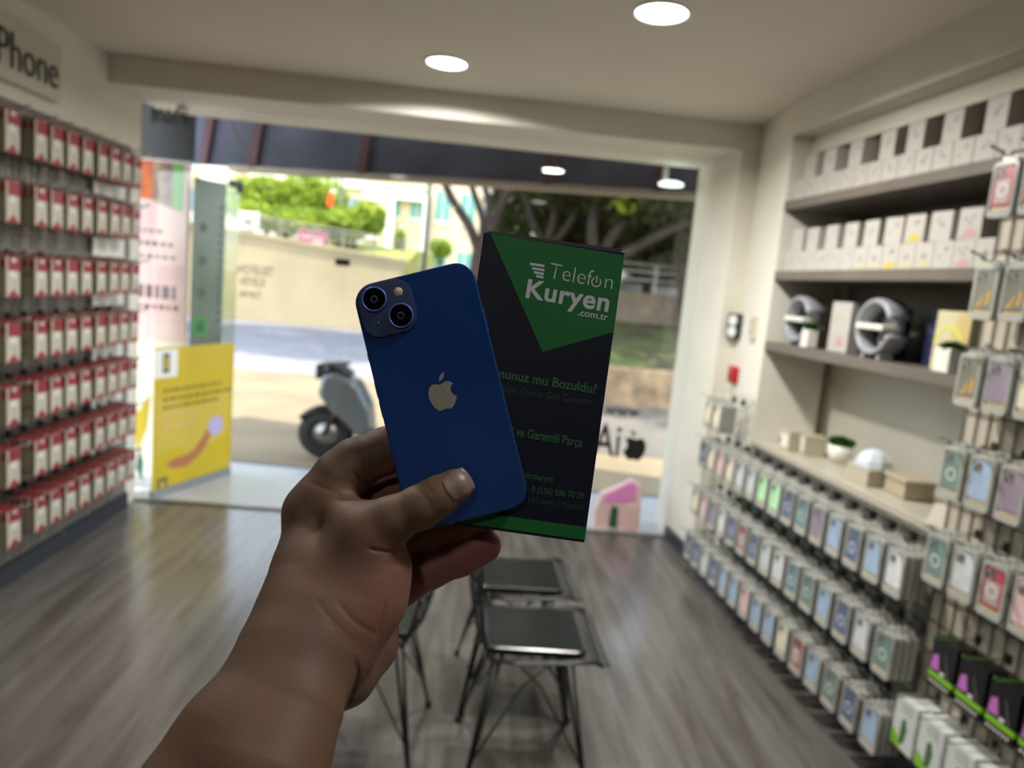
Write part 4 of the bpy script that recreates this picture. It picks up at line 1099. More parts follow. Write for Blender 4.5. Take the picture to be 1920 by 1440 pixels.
# worktop things
ZW = 0.926
def mug(p, rz, label):
    t = empty('gift_mug_box', p, label, 'mug box', rz)
    mb = MB().use(mat('mug_cream', srgb(176, 168, 146), 0.5)); mb.box((-.05, -.045, 0), (.05, .045, .095)); mb.build('carton', t, bevel=.002)
    mb = MB().use(M_white); mb.prism(rrect(-.03, .015, .03, .08, .01), .0502, .0508, 'x'); mb.use(M_ink); mb.prism([(-.038, .03), (-.03, .022), (-.022, .04), (-.028, .062), (-.036, .05)], .0509, .0513, 'x'); mb.build('print', t)
def W(px, py): 
    r = ray(px, py); k = (ZW - EYE) / r[2]; return Vector((r[0] * k, r[1] * k, ZW))
mug(W(1484, 843), TH + 0.1, 'cream box with a printed mug, nearest the window on the worktop')
mug(W(1520, 852), TH - 0.2, 'cream box with a printed mug, second from the window on the worktop')
t = planter(3.2, -.2, ZW, 0.115, 0.085, 'round white pot of clipped green grass on the worktop', 0.04, True); t.location = W(1572, 868)
c = W(1632, 905)
t = empty('dome_lamp', c, 'glossy white faceted dome on a pale box in the middle of the worktop', 'lamp', TH)
mb = MB().use(mat('pale_card', srgb(180, 172, 154), 0.5)); mb.box((-.07, -.075, 0), (.07, .075, .07)); mb.build('box_base', t, bevel=.003)
mb = MB().use(mat('glossy_white', srgb(206, 216, 226), 0.08)); mb.lathe([(.072, .072), (.066, .10), (.048, .128), (.02, .142), (0, .145)], 9); mb.build('dome', t)
mb = MB().use(mat('pale_card', (1, 1, 1, 1)), True); mb.tube([(-.02, .06 + .02 * math.cos(a), .09 + .03 * math.sin(a)) for a in np.linspace(0, 6, 12)], .006, 6); mb.build('bow', t)
mb = MB().use(mat('cream_weave', srgb(170, 158, 136), 0.8, bump=.4, bscale=120)); mb.box((-.06, -.07, 0), (.06, .07, .075)); mb.box((-.066, -.076, .062), (.066, .076, .078))
tag(mb.build('storage_basket', loc=W(1702, 930), rotz=TH - .1, bevel=.004), 'cream woven storage box near the right end of the worktop', 'basket')
mb = MB().use(mat('folded_paper', srgb(188, 178, 164), 0.6)); mb.prism([(-.05, 0), (.05, 0), (.006, .07), (-.006, .07)], -.04, .04, 'y')
tag(mb.build('tent_card', loc=W(1772, 985), rotz=TH + .4), 'folded pale card standing at the right end of the worktop', 'card')
# pier fittings
def pier_at(px, py):
    # point on the pier face
    a = Vector((1.59, 4.2)); q_ = Vector((q.x, 3.62)); dd = (q_ - a); n = Vector((-dd.y, dd.x)); r = ray(px, py); k = a.dot(n) / (r[0] * n.x + r[1] * n.y); return Vector((r[0] * k, r[1] * k, EYE + r[2] * k))
PR = math.atan2(3.62 - 4.2, q.x - 1.59) - PI / 2
PM = lambda p: Matrix.Translation(p) @ Matrix.Rotation(PR, 4, 'Z')
# the pier's own outward normal is local +x when rotated so
PRN = PR if Vector((math.cos(PR), math.sin(PR))).x < 0 else PR + PI
def fitting(name, px, py, w, h, d, m, label, cat, deco=None, turn=0.0):
    p = pier_at(px, py)
    t = empty(name, p, label, cat, PRN + turn)
    mb = MB().use(m); mb.prism(rrect(-w / 2, -h / 2, w / 2, h / 2, min(w, h) * .2, 4), 0.0, d, 'x'); mb.build('housing', t, bevel=.003)
    if deco: deco(t, w, h, d)
def clockd(t, w, h, d):
    mb = MB().use(mat('pale_face', srgb(226, 228, 226), 0.3)); 
    for s in (-1, 1): mb.prism([(w * .36 * math.cos(a), s * h * .22 + h * .21 * math.sin(a)) for a in np.linspace(0, 2 * PI, 24, endpoint=False)], d, d + .004, 'x')
    mb.build('dial', t)
fitting('wall_meter', 1386, 612, .10, .15, .05, M_black, 'black-rimmed white double dial on the pier above the red box', 'meter', clockd, 0.45)
def sockd(t, w, h, d):
    mb = MB().use(mat('socket_hole', srgb(150, 146, 132), 0.5)); mb.box((d, -w * .25, -h * .3), (d + .002, w * .25, -h * .05)); mb.box((d, -w * .25, h * .05), (d + .002, w * .25, h * .3)); mb.build('keys', t)
fitting('wall_switch', 1416, 614, .07, .14, .02, mat('switch_cream', srgb(206, 200, 180), 0.4), 'cream wall switch plate just right of the dial', 'switch', sockd)
def redd(t, w, h, d):
    mb = MB().use(mat('dark_red', srgb(110, 10, 18), 0.4)); mb.box((d, -w * .3, -h * .28), (d + .003, w * .3, h * .1)); mb.build('press_plate', t)
fitting('fire_call_point', 1381, 703, .10, .10, .04, mat('alarm_red', srgb(176, 14, 28), 0.35), 'small red fire alarm call point on the pier', 'alarm', redd)

# ------------------------------------------------------------------ left-hand rack of red accessory boxes
XG = XL + 0.03
mb = MB().use(mat('rack_board', srgb(118, 112, 104), 0.55)); mb.box((XL + 0.002, -2.5, 0.102), (XL + 0.014, 4.45, 2.2)); tag(mb.build('display_backboard'), 'pale backing board behind the red accessory boxes', 'board')
mb = MB().use(M_wire)
for k in range(int((3.98 - 1.6) / 0.045)):
    y = 3.98 - k * 0.045; mb.tube([(XG, y, 0.12), (XG, y, 2.16)], 0.0024, 5)
for k in range(28): mb.tube([(XG - 0.004, 1.6, 0.12 + k * 0.0755), (XG - 0.004, 3.98, 0.12 + k * 0.0755)], 0.0022, 5)
tag(mb.build('grid_panel'), 'pale wire grid behind the red accessory boxes on the left wall', 'grid panel')
# white blank tags near the end of the rack
for i, z in enumerate((1.93, 1.60, 1.33, 1.03, 0.76, 0.50)):
    mb = MB().use(M_white); mb.box((0.0, -0.17, -0.045), (0.012, 0.17, 0.055)); o = mb.build('price_plate', loc=(XL + 0.03, 4.15, z)); tag(o, f'blank white plate at the window end of the left rack, {ORD[i]} from the top', 'plate', 'blank plates on the left rack')
BW, BH, BD = 0.088, 0.168, 0.026
def red_box(v):
    M_ivory = mat('carton_ivory', srgb(186, 180, 164), 0.5); M_red = mat('carton_red', srgb(140, 34, 44), 0.4)
    mb = MB().use(mat('carton_side_shaded', srgb(138, 130, 110), 0.6)); mb.box((0, -BW / 2, -BH), (BD - .001, BW / 2, 0)); mb.use(M_ivory).box((BD - .001, -BW / 2, -BH), (BD, BW / 2, 0))  # card-brown sides, darkened for the weaker light that reaches them
    mb.use(M_red)
    mb.box((BD, -BW / 2 + .012, -.058), (BD + .0006, BW / 2, -.001)); mb.box((0.0, -BW / 2, 0.0), (BD, BW / 2, 0.0008)); mb.box((.004, -BW / 2 - .0006, -.045), (BD - .004, -BW / 2, -.012))
    mb.prism([(-BW / 2, -BH), (BW / 2, -BH), (0.004, -BH + .036)], BD, BD + .0008, 'x')
    mb.use(mat('bulb_white', srgb(212, 210, 204), 0.3)); mb.prism([(-.004 + .019 * math.cos(a), -.075 + .02 * math.sin(a)) for a in np.linspace(0, 2 * PI, 18, endpoint=False)], BD, BD + .0014, 'x')
    mb.prism([(-.012, -.006), (.02, -.006), (.018, -.022), (-.008, -.020)], BD + .0006, BD + .0012, 'x') if v else None
    mb.use(mat('bulb_shade', srgb(150, 160, 165), 0.4)); mb.prism([(-.020, -.088), (.0, -.097), (.012, -.092), (-.002, -.088)], BD + .0014, BD + .0018, 'x'); mb.prism([(.004, -.10), (.012, -.10), (.026, -.132), (.018, -.136)], BD, BD + .0006, 'x')
    return mb.mesh('accessory_carton')
def ctab():
    mb = MB().use(mat('carton_red_tab', srgb(120, 30, 36), 0.5)); mb.prism([(-.022, 0), (.022, 0), (.016, .014), (-.016, .014)], .004, .006, 'x'); return mb.mesh('hang_tab')
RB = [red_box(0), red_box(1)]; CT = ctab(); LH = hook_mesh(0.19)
def ltip():
    mb = MB().use(mat('clear_ticket', (1, 1, 1, 1))); mb.prism([(0.0, 0.0), (.04, .004), (.05, .016), (.045, .02), (.035, .010), (0, .006)], -.006, .006, 'y', Matrix.Translation((.17, 0, .002))); return mb.mesh('hook_tip')
LT = ltip()
cols = [4.165, 4.045, 3.925, 3.795, 3.655, 3.525, 3.400, 3.280, 3.085]
rws = [(2.115, 'top row'), (1.835, 'second row from the top'), (1.53, 'third row from the top'), (1.255, 'fourth row from the top'), (0.985, 'fifth row from the top'), (0.715, 'second row from the bottom'), (0.445, 'bottom row')]
r3 = random.Random(5)
for zt_, rn in rws:
    for i, y in enumerate(cols):
        if i == 0 and zt_ < 1.0: y += 0.0
        n = 4
        h = bpy.data.objects.new('display_hook', LH); COL.objects.link(h); h.location = (XG, y, zt_ + .01); tag(h, f'metal hook, {ORD[i]} from the window, {rn} of the left rack', 'hook', 'hooks on the left rack'); child(LT, 'hook_tip', h)
        for k in range(n):
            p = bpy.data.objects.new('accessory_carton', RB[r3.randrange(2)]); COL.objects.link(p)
            p.location = (XG + .125 - k * .030 + r3.uniform(-.001, .001), y, zt_); p.rotation_euler[2] = r3.uniform(-.02, .02)
            tag(p, f'{("front", "second", "third", "rearmost")[k]} red-topped carton, {ORD[i]} hook from the window, {rn}', 'accessory carton', 'red-topped cartons on the left rack')
            child(CT, 'hang_tab', p)
# sign above
t = empty('wall_sign', (XL, 3.2, 2.27), 'white rectangular sign board with dark lettering above the left rack', 'sign')
mb = MB().use(mat('sign_board_white', srgb(208, 203, 190), 0.45)); mb.box((0, -.75, 0), (.035, .49, .262)); mb.build('panel', t, bevel=.004)
me = text_mesh('iPhone', 'lettering', mat('sign_ink', srgb(38, 40, 40), 0.5), 1.0, -0.008, 0.003)
lo, hi = mesh_bounds(me)
w = 0.475; sx = w / (hi[0] - lo[0]); sz = 0.150 / (hi[1] - lo[1])
y1 = 3.655 - 3.2
Tm = Matrix(((0, 0, 1, .0385), (sx, 0, 0, y1 - hi[0] * sx), (0, sz, 0, .055 - lo[1] * sz), (0, 0, 0, 1)))
o = place(me, 'lettering'); o.parent = t; o.matrix_parent_inverse = Matrix.Identity(4); o.matrix_basis = Tm

# ------------------------------------------------------------------ wire chairs with dark seat pads
M_cw = mat('chair_wire', srgb(38, 42, 42), 0.3, 0.5)
M_pad = mat('seat_leatherette', srgb(22, 25, 24), 0.25, bump=0.15, bscale=90)


def chair(loc, rz, label):
    """origin under the seat; local +x is the front of the seat"""
    t = empty('wire_chair', loc, label, 'chair', rz, 'wire chairs')
    sx, sy, sz = 0.185, 0.175, 0.455
    # wire seat shell: profile from front lip over the seat up the back
    prof = [(0.21, 0.452), (0.18, 0.462), (0.08, 0.452), (-0.05, 0.444), (-0.14, 0.45), (-0.185, 0.485), (-0.205, 0.56), (-0.225, 0.68), (-0.245, 0.80)]
    def pt(i, s):
        x, z = prof[i]; w = sy + (0.012 if i > 5 else 0.0) - (0.03 if i == len(prof) - 1 else 0)
        lift = 0.012 * abs(s) ** 3 if i < 5 else 0
        fwd = 0.035 * s * s if i >= 5 else 0
        return Vector((x + fwd, w * s, z + lift))
    mb = MB().use(M_cw, True); n = len(prof)
    rimr = 0.0055
    for s in (-1, 1): mb.tube([pt(i, s) for i in range(n)], rimr, 6)
    mb.tube([pt(0, k / 6) for k in range(-6, 7)], rimr, 6); mb.tube([pt(n - 1, k / 6) for k in range(-6, 7)], rimr, 6)
    for off in (0.018,):
        for s in (-1, 1): mb.tube([pt(i, s) + Vector((0, s * off, 0.004)) for i in range(n)], rimr * .8, 6)
        mb.tube([pt(0, k / 6) + Vector((off, 0, 0)) for k in range(-6, 7)], rimr * .8, 6)
    mb.build('frame_rim', t)
    mb = MB().use(M_cw, True)
    for k in range(-5, 6): mb.tube([pt(i, k / 6) for i in range(n)], 0.0024, 5)
    L = []
    for i in range(n - 1):
        m = 3 if i in (1, 2, 5, 6, 7) else 2
        for j in range(m):
            f = j / m; mb.tube([pt(i, s / 4) * (1 - f) + pt(i + 1, s / 4) * f for s in range(-4, 5)], 0.0024, 5)
    mb.build('wire_mesh', t)
    mb = MB().use(M_pad); mb.prism(rrect(-0.155, -0.150, 0.165, 0.150, 0.03, 5), 0.462, 0.488, 'z'); mb.build('seat_pad', t, bevel=0.008)
    feet = {}
    for a, (fx, fy) in enumerate(((0.20, 0.235), (0.20, -0.235), (-0.20, 0.235), (-0.20, -0.235))):
        mb = MB().use(M_cw, True)
        tx = 0.10 if fx > 0 else -0.10; ty = 0.11 if fy > 0 else -0.11
        mb.tube([(tx, ty, 0.448), (fx, fy, 0.012)], 0.006, 7); mb.tube([(tx * 1.25, ty * .9, 0.446), (fx, fy, 0.012)], 0.005, 7)
        lo_ = mb.build('leg', t)
        mb = MB().use(M_black, True); mb.lathe([(0, 0), (0.012, 0), (0.011, 0.02), (0, 0.022)], 12, Matrix.Translation((fx, fy, 0.0))); mb.build('rubber_foot', lo_)
    # crossing braces
    mb = MB().use(M_cw, True)
    P = lambda fx, fy, f: Vector((0.10 if fx > 0 else -0.10, 0.11 if fy > 0 else -0.11, 0.448)).lerp(Vector((fx, fy, 0.012)), f)
    for fx in (0.20, -0.20):
        a = P(fx, 0.235, .72); b = P(fx, -0.235, .72); tp = Vector((fx * 0.55, 0, 0.40))
        mb.tube([a, a.lerp(tp, .5) + Vector((0, 0, 0.01)), Vector((fx * .6, 0.03, 0.40)), Vector((fx * .5, -0.10, 0.44))], 0.0035, 6)
        mb.tube([b, b.lerp(tp, .5) + Vector((0, 0, 0.01)), Vector((fx * .6, -0.03, 0.40)), Vector((fx * .5, 0.10, 0.44))], 0.0035, 6)
    for fy in (0.235, -0.235):
        a = P(0.20, fy, .72); b = P(-0.20, fy, .72)
        mb.tube([a, Vector((0.03, fy * .6, 0.36)), Vector((-0.06, fy * .55, 0.44))], 0.0035, 6)
        mb.tube([b, Vector((-0.03, fy * .6, 0.36)), Vector((0.06, fy * .55, 0.44))], 0.0035, 6)
    mb.build('cross_braces', t)
    return t


chair((0.285, 2.215, 0), 0.0, 'wire chair with dark seat pad nearest the camera, right of the wrist')
chair((0.265, 2.665, 0), 0.03, 'wire chair with dark seat pad behind the nearest one, below the box')
chair((-0.255, 2.28, 0), PI - 0.06, 'wire chair mostly hidden behind the hand, its back to the other chairs')

# ------------------------------------------------------------------ phone and box held up in front
def cam_frame(px, py, d, rot_deg):
    """frame facing the camera: x along the image to the right (turned by rot), y up, z towards the camera"""
    X = Vector(MC[0]); Y = Vector(MC[1]); Z = Vector(MC[2]); a = math.radians(rot_deg)
    x = X * math.cos(a) + Y * math.sin(a); y = -X * math.sin(a) + Y * math.cos(a); o = at_depth(px, py, d)
    return Matrix(((x.x, y.x, Z.x, o.x), (x.y, y.y, Z.y, o.y), (x.z, y.z, Z.z, o.z), (0, 0, 0, 1)))


DP = 0.411; UP = DP / FPX                 # metres per pixel on the phone's back
PHM = cam_frame(826.6, 742.9, DP, 13.7)
t = empty('smartphone', PHM.translation, 'blue smartphone with two round cameras and silver apple mark, held before the box', 'phone', M=PHM)
W2, H2, PT = 0.0715 / 2, 0.1467 / 2, 0.00765
M_pb = mat('phone_blue_glass', srgb(15, 49, 104), 0.12, noise=srgb(19, 54, 111), nscale=14)
M_pr = mat('phone_blue_band', srgb(62, 92, 160), 0.28, 0.75)
def rr(x0, y0, x1, y1, r, n=10): return rrect(x0, y0, x1, y1, r, n)
mb = MB().use(M_pb); mb.prism(rr(-W2 + .0007, -H2 + .0007, W2 - .0007, H2 - .0007, .0112), -0.0009, 0.0, 'z'); o = mb.build('back_glass', t, bevel=.0003)
mb = MB().use(M_pr); mb.prism(rr(-W2, -H2, W2, H2, .0118), -PT, -0.0007, 'z'); mb.build('metal_band', t, bevel=.0006)
mb = MB().use(M_black); mb.prism(rr(-W2 + .002, -H2 + .002, W2 - .002, H2 - .002, .010), -PT - .0003, -PT, 'z'); mb.build('screen', t)
def q2(px, py):   # photo pixel -> phone-local x, y
    a = math.radians(13.7); dx = (px - 826.6) * UP; dy = -(py - 742.9) * UP
    return (dx * math.cos(a) + dy * math.sin(a), -dx * math.sin(a) + dy * math.cos(a))
# camera plateau
px0, py1 = -W2 + 7 * UP * .75, H2 - 4 * UP * .8
M_plat = mat('phone_plateau', srgb(22, 44, 86), 0.32)
mb = MB().use(M_plat); mb.prism(rr(px0, py1 - .0315, px0 + .0325, py1, .0100), -0.0002, 0.0012, 'z'); plat = mb.build('camera_plateau', t, bevel=.0007)
M_lens = mat('lens_black', srgb(4, 4, 8), 0.08, spec=0.3); M_lring = mat('lens_ring_blue', srgb(70, 98, 180), 0.4, 0.4)
for (cx_, cy_) in ((702.7, 562), (752.7, 592.4)):
    x, y = q2(cx_, cy_); T = Matrix.Translation((x, y, 0.0012))
    mb = MB().use(M_lring, True); mb.lathe([(.0062, 0), (.0073, 0), (.0074, .0010), (.0071, .0016), (.0064, .0016), (.0062, .0010)], 48, T); lr = mb.build('lens', t)
    mb = MB().use(M_lens, True); mb.lathe([(0, .0012), (.0066, .0012)], 40, T); mb.build('lens_glass', lr)
    mb = MB().use(mat('lens_inner', srgb(30, 34, 60), 0.3), True); mb.lathe([(.0012, .00121), (.0018, .00125), (.0022, .00121)], 30, T); mb.build('inner_ring', lr)
x, y = q2(747, 547.5)
mb = MB().use(mat('flash_diffuser', srgb(170, 158, 132), 0.25), True); mb.lathe([(0, .0016), (.0020, .0015), (.0027, .0012), (.0027, .0010)], 24, Matrix.Translation((x, y, 0))); mb.build('flash', t, label='pale round flash')
x, y = q2(709.5, 607)
mb = MB().use(mat('mic_grey', srgb(60, 64, 66), 0.5), True); mb.lathe([(0, .0013), (.0010, .0013), (.0010, .0011)], 14, Matrix.Translation((x, y, 0))); mb.build('microphone', t)
mb = MB().use(mat('logo_silver', srgb(176, 174, 162), 0.28, 0.55, noise=srgb(150, 148, 138), nscale=700))
x, y = q2(829, 738.5)
for poly in apple_outline(0.0162): mb.prism([(a + x, b + y - .0006) for a, b in poly], 0.0, 0.00012, 'z')
mb.build('apple_mark', t, label='silver apple mark')
M_btn = mat('phone_button', srgb(48, 76, 140), 0.3, 0.7)
for (bx, b0, b1) in ((-W2 - .0005, .030, .034), (-W2 - .0005, .008, .017), (-W2 - .0005, -.004, .005), (W2 - .0003, .030, .044)):
    mb = MB().use(M_btn); mb.box((bx, b0, -.0052), (bx + .0008, b1, -.0026)); mb.build('side_button', t)

# ---- the printed box
DB = 0.4205; UB = DB / FPX
BA = math.degrees(math.atan2(-41, 265))
BC = (1001.5, 726.5)
BXM = cam_frame(BC[0], BC[1], DB, -7.9)
t = empty('retail_box', BXM.translation, 'dark navy and green printed box held behind the blue phone', 'box', M=BXM)
bw, bh, bd = 267 * UB / 2, 551 * UB / 2, 0.017
M_bn = mat('box_navy_print', srgb(14, 18, 34), 0.5, spec=0.2); M_bg = mat('box_green_print', srgb(26, 92, 46), 0.5, spec=0.2)
M_bt = mat('box_edge_kraft', srgb(150, 140, 128), 0.7)
mb = MB().use(M_bn); mb.box((-bw, -bh, -bd), (bw, bh, 0)); bo = mb.build('carton', t, bevel=.0006)
mb = MB().use(mat('box_lid_dark', srgb(18, 20, 26), 0.5)); mb.prism([(-bw + .0006, bh), (bw - .0008, bh), (bw - .003, bh + .0014), (-bw + .003, bh + .0014)], -bd + .001, -.0012, 'z'); mb.build('lid_flap', t)
mb = MB().use(M_bt); mb.box((-bw - .0003, bh - .045, -bd), (-bw, bh, -bd + .0016)); mb.box((-bw, bh - .001, -bd - .0002), (-bw + .010, bh + .0012, -bd + .002)); mb.build('torn_edge', t, label='pale worn cardboard edge')
BI = np.array(BXM.inverted())
def b2(px, py):
    p = at_depth(px, py, DB); r = BI @ np.array([p.x, p.y, p.z, 1.0]); return (float(r[0]), float(r[1]))
def clampb(p): return (max(-bw, min(bw, p[0])), max(-bh, min(bh, p[1])))
mb = MB().use(M_bg)
g = [clampb(b2(920, 430)), clampb(b2(1175, 483)), clampb(b2(1160, 624)), b2(1017, 660)]
g[0] = (b2(920, 437)[0], bh - .0003); g[1] = (bw, bh - .0022)
mb.prism(g, 0.0, 0.00008, 'z'); mb.build('green_panel', t)
mb = MB().use(M_bg)
s0, s1 = b2(1102, 989)[1], b2(1101, 1013)[1]
mb.prism([(-bw, s1), (bw, s1), (bw, s0), (-bw, s0)], 0.0, 0.00008, 'z'); mb.build('green_band', t)
M_grey = mat('print_silver', srgb(176, 176, 184), 0.5); M_gtxt = mat('print_dull_green', srgb(28, 84, 46), 0.5); M_gtxt2 = mat('print_faint_green', srgb(26, 62, 44), 0.5)
def btext(full, part, p_start, p_end, cap, m, bold=0.0, name='lettering', lay=0.00012, space=1.0):
    """writing whose part sits between two photo pixels on the baseline; cap height in pixels"""
    me = text_mesh(full, name, m, 1.0, bold, space=space)
    mp = text_mesh(part, 'tmp', m, 1.0, bold, space=space); lo2, hi2 = mesh_bounds(mp); bpy.data.meshes.remove(mp)
    mH = text_mesh('H', 'tmp', m, 1.0, bold); l3, h3 = mesh_bounds(mH); bpy.data.meshes.remove(mH)
    lo, hi = mesh_bounds(me)
    a = Vector(b2(*p_start)); b = Vector(b2(*p_end)); L = (b - a).length
    sx = L / (hi2[0] - lo2[0]); sy = cap * UB / (h3[1] - l3[1]); ang = math.atan2(b.y - a.y, b.x - a.x)
    M_ = Matrix.Translation((b.x, b.y, lay)) @ Matrix.Rotation(ang, 4, 'Z') @ Matrix.Diagonal((sx, sy, 1, 1)) @ Matrix.Translation((-hi[0], 0, 0))
    me.transform(M_)
    o = bpy.data.objects.new(name, me); COL.objects.link(o); o.parent = t; return o
btext('Telef', 'Telef', (1028, 521), (1109, 536), 28, M_grey, -0.014)
btext('n', 'n', (1133, 541), (1147, 543), 28, M_grey, -0.014)
btext('Kuryen', 'Kuryen', (985, 557), (1140, 584), 36, M_grey, 0.026, space=1.06)
btext('.com.tr', '.com.tr', (1083, 591), (1139, 601), 13, M_grey, 0.012)
btext('Telefonunuz mu Bozuldu?', 'nunuz mu Bozuldu?', (935, 708), (1117, 738), 18, M_gtxt, 0.02)
btext('Alal\u0131m Onar\u0131p Geri Getirelim', 'al\u0131m Onar\u0131p Geri Getirelim', (946, 735), (1110, 761), 13, M_gtxt2, -0.008)
btext('Orijinal ve Garantili Par\u00e7a', 've Garantili Par\u00e7a', (966, 817), (1091, 838), 17, M_gtxt, 0.02)
btext('@telefonkuryen', 'onkuryen', (990, 897), (1036, 904), 12, M_gtxt, 0.008)
btext('0 (536) 506 70 29', '0 (536) 506 70 29', (996, 923), (1094, 936), 12, M_gtxt, 0.01)
btext('Samsung | Huawei | Xiaomi', '| Huawei | Xiaomi', (991, 941), (1092, 957), 12, M_gtxt2, -0.006)
# the power-button letter o and the striped mark
mb = MB().use(M_grey)
cx_, cy_ = b2(1118, 529); R0 = 9.5 * UB; th = 2.2 * UB
N = 30; A0 = math.radians(90 + 32 - 8); A1 = math.radians(90 + 360 - 32 - 8)
po = [(cx_ + R0 * math.cos(A0 + (A1 - A0) * k / N), cy_ + R0 * math.sin(A0 + (A1 - A0) * k / N)) for k in range(N + 1)]
pi_ = [(cx_ + (R0 - th) * math.cos(A1 - (A1 - A0) * k / N), cy_ + (R0 - th) * math.sin(A1 - (A1 - A0) * k / N)) for k in range(N + 1)]
mb.prism(po + pi_, 0.0001, 0.00014, 'z')
a = Vector(b2(1119.5, 517)); b = Vector(b2(1118, 530)); d_ = (b - a).normalized(); nn = Vector((-d_.y, d_.x)) * th * .5
mb.prism([tuple(a + nn), tuple(b + nn), tuple(b - nn), tuple(a - nn)], 0.0001, 0.00014, 'z'); mb.build('power_letter', t)
mb = MB().use(M_grey)
for (x0, y0, x1, y1) in ((993.5, 492.5, 1021, 496.5), (997.5, 500.5, 1021, 504.5), (1000.5, 508, 1020, 511.5), (1004.5, 515, 1019, 518)):
    A_ = Vector(b2(x0, y0)); B_ = Vector(b2(x1, y1)); dn = Vector((0, -4.6 * UB))
    mb.prism([tuple(A_), tuple(B_), tuple(B_ + dn), tuple(A_ + dn + Vector((1.5 * UB, 0)))], 0.0001, 0.00014, 'z')
mb.build('striped_mark', t)

# ------------------------------------------------------------------ the hand: an implicit surface meshed with surface nets
def P3(px, py, d): return np.array([(px - 960) / FPX * d, -(py - 720) / FPX * d, -d])


def cone(p, a, b, ra, rb, sz=1.0):
    """signed distance to a round-ended tapering limb segment; sz flattens it in depth"""
    S = np.array([1, 1, sz]); q = p * S; a = a * S; b = b * S
    ab = b - a; L2 = ab @ ab
    tt = np.clip(((q - a) @ ab) / L2, 0, 1)
    d = np.linalg.norm(q - a - tt[..., None] * ab, axis=-1)
    return d - (ra + (rb - ra) * tt)


def smin(a, b, k):
    h = np.clip(0.5 + 0.5 * (b - a) / k, 0, 1)
    return b * (1 - h) + a * h - k * h * (1 - h)


def chain(p, nodes, sz=1.0, k=0.004):
    """nodes: (px, py, depth, radius in pixels)"""
    D = None
    Q = [(P3(x, y, d), r * d / FPX) for x, y, d, r in nodes]
    for (a, ra), (b, rb) in zip(Q[:-1], Q[1:]):
        c = cone(p, a, b, ra, rb, sz); D = c if D is None else smin(D, c, k)
    return D


def seg_dist_px(p, pts):
    """distance in pixels from each point's projection to a polyline of photo pixels"""
    u = 960 + FPX * p[..., 0] / -p[..., 2]; v = 720 - FPX * p[..., 1] / -p[..., 2]
    best = np.full(u.shape, 1e9); al = np.zeros(u.shape); n = len(pts) - 1
    for i, ((x0, y0), (x1, y1)) in enumerate(zip(pts[:-1], pts[1:])):
        dx, dy = x1 - x0, y1 - y0; s = np.clip(((u - x0) * dx + (v - y0) * dy) / (dx * dx + dy * dy), 0, 1)
        d = np.hypot(u - x0 - s * dx, v - y0 - s * dy); m = d < best
        best = np.where(m, d, best); al = np.where(m, (i + s) / n, al)
    return best, al


CREASES = [  # polyline, depth mm, half-width px, nearest depth, farthest depth
    ([(772, 909), (788, 921), (803, 941), (812, 962)], 0.45, 2.6, .36, .405), ([(792, 903), (808, 920), (820, 943)], 0.35, 2.4, .36, .405), ([(783, 906), (798, 922), (811, 945), (815, 955)], 0.25, 2.2, .36, .405),
    ([(762, 1026), (748, 1033), (728, 1036), (704, 1032), (684, 1026)], 1.1, 3.0, .33, .43), ([(760, 1040), (735, 1044), (705, 1040)], 0.3, 3.0, .33, .43), ([(757, 1056), (738, 1060), (712, 1056)], 0.25, 3.0, .33, .43),
    ([(582, 1112), (604, 1140), (628, 1170), (655, 1196), (688, 1212)], 0.4, 5.0, .30, .43), ([(628, 1118), (645, 1145), (668, 1168), (696, 1186), (706, 1184)], 0.6, 5.0, .30, .43), ([(600, 1150), (640, 1196), (668, 1216), (690, 1222)], 0.3, 3.5, .30, .43),
    ([(664, 1228), (670, 1262), (660, 1300), (645, 1332)], 1.3, 4.5, .30, .46), ([(722, 1120), (718, 1150), (708, 1182), (700, 1200)], 0.8, 3.6, .30, .45),
    ([(853, 1027), (854, 1048), (862, 1074)], 0.5, 2.4, .36, .47), ([(800, 1046), (802, 1068), (813, 1098)], 0.55, 2.4, .36, .47), ([(806, 1050), (809, 1070), (817, 1092)], 0.25, 2.0, .36, .47),
    ([(657, 880), (668, 895), (684, 908), (700, 912)], 0.9, 3.0, .36, .47), ([(712, 822), (724, 838), (728, 856)], 0.4, 2.4, .36, .47), ([(574, 903), (600, 912), (632, 925), (650, 944)], 0.4, 4.0, .33, .44),
]
E_ = 0.006


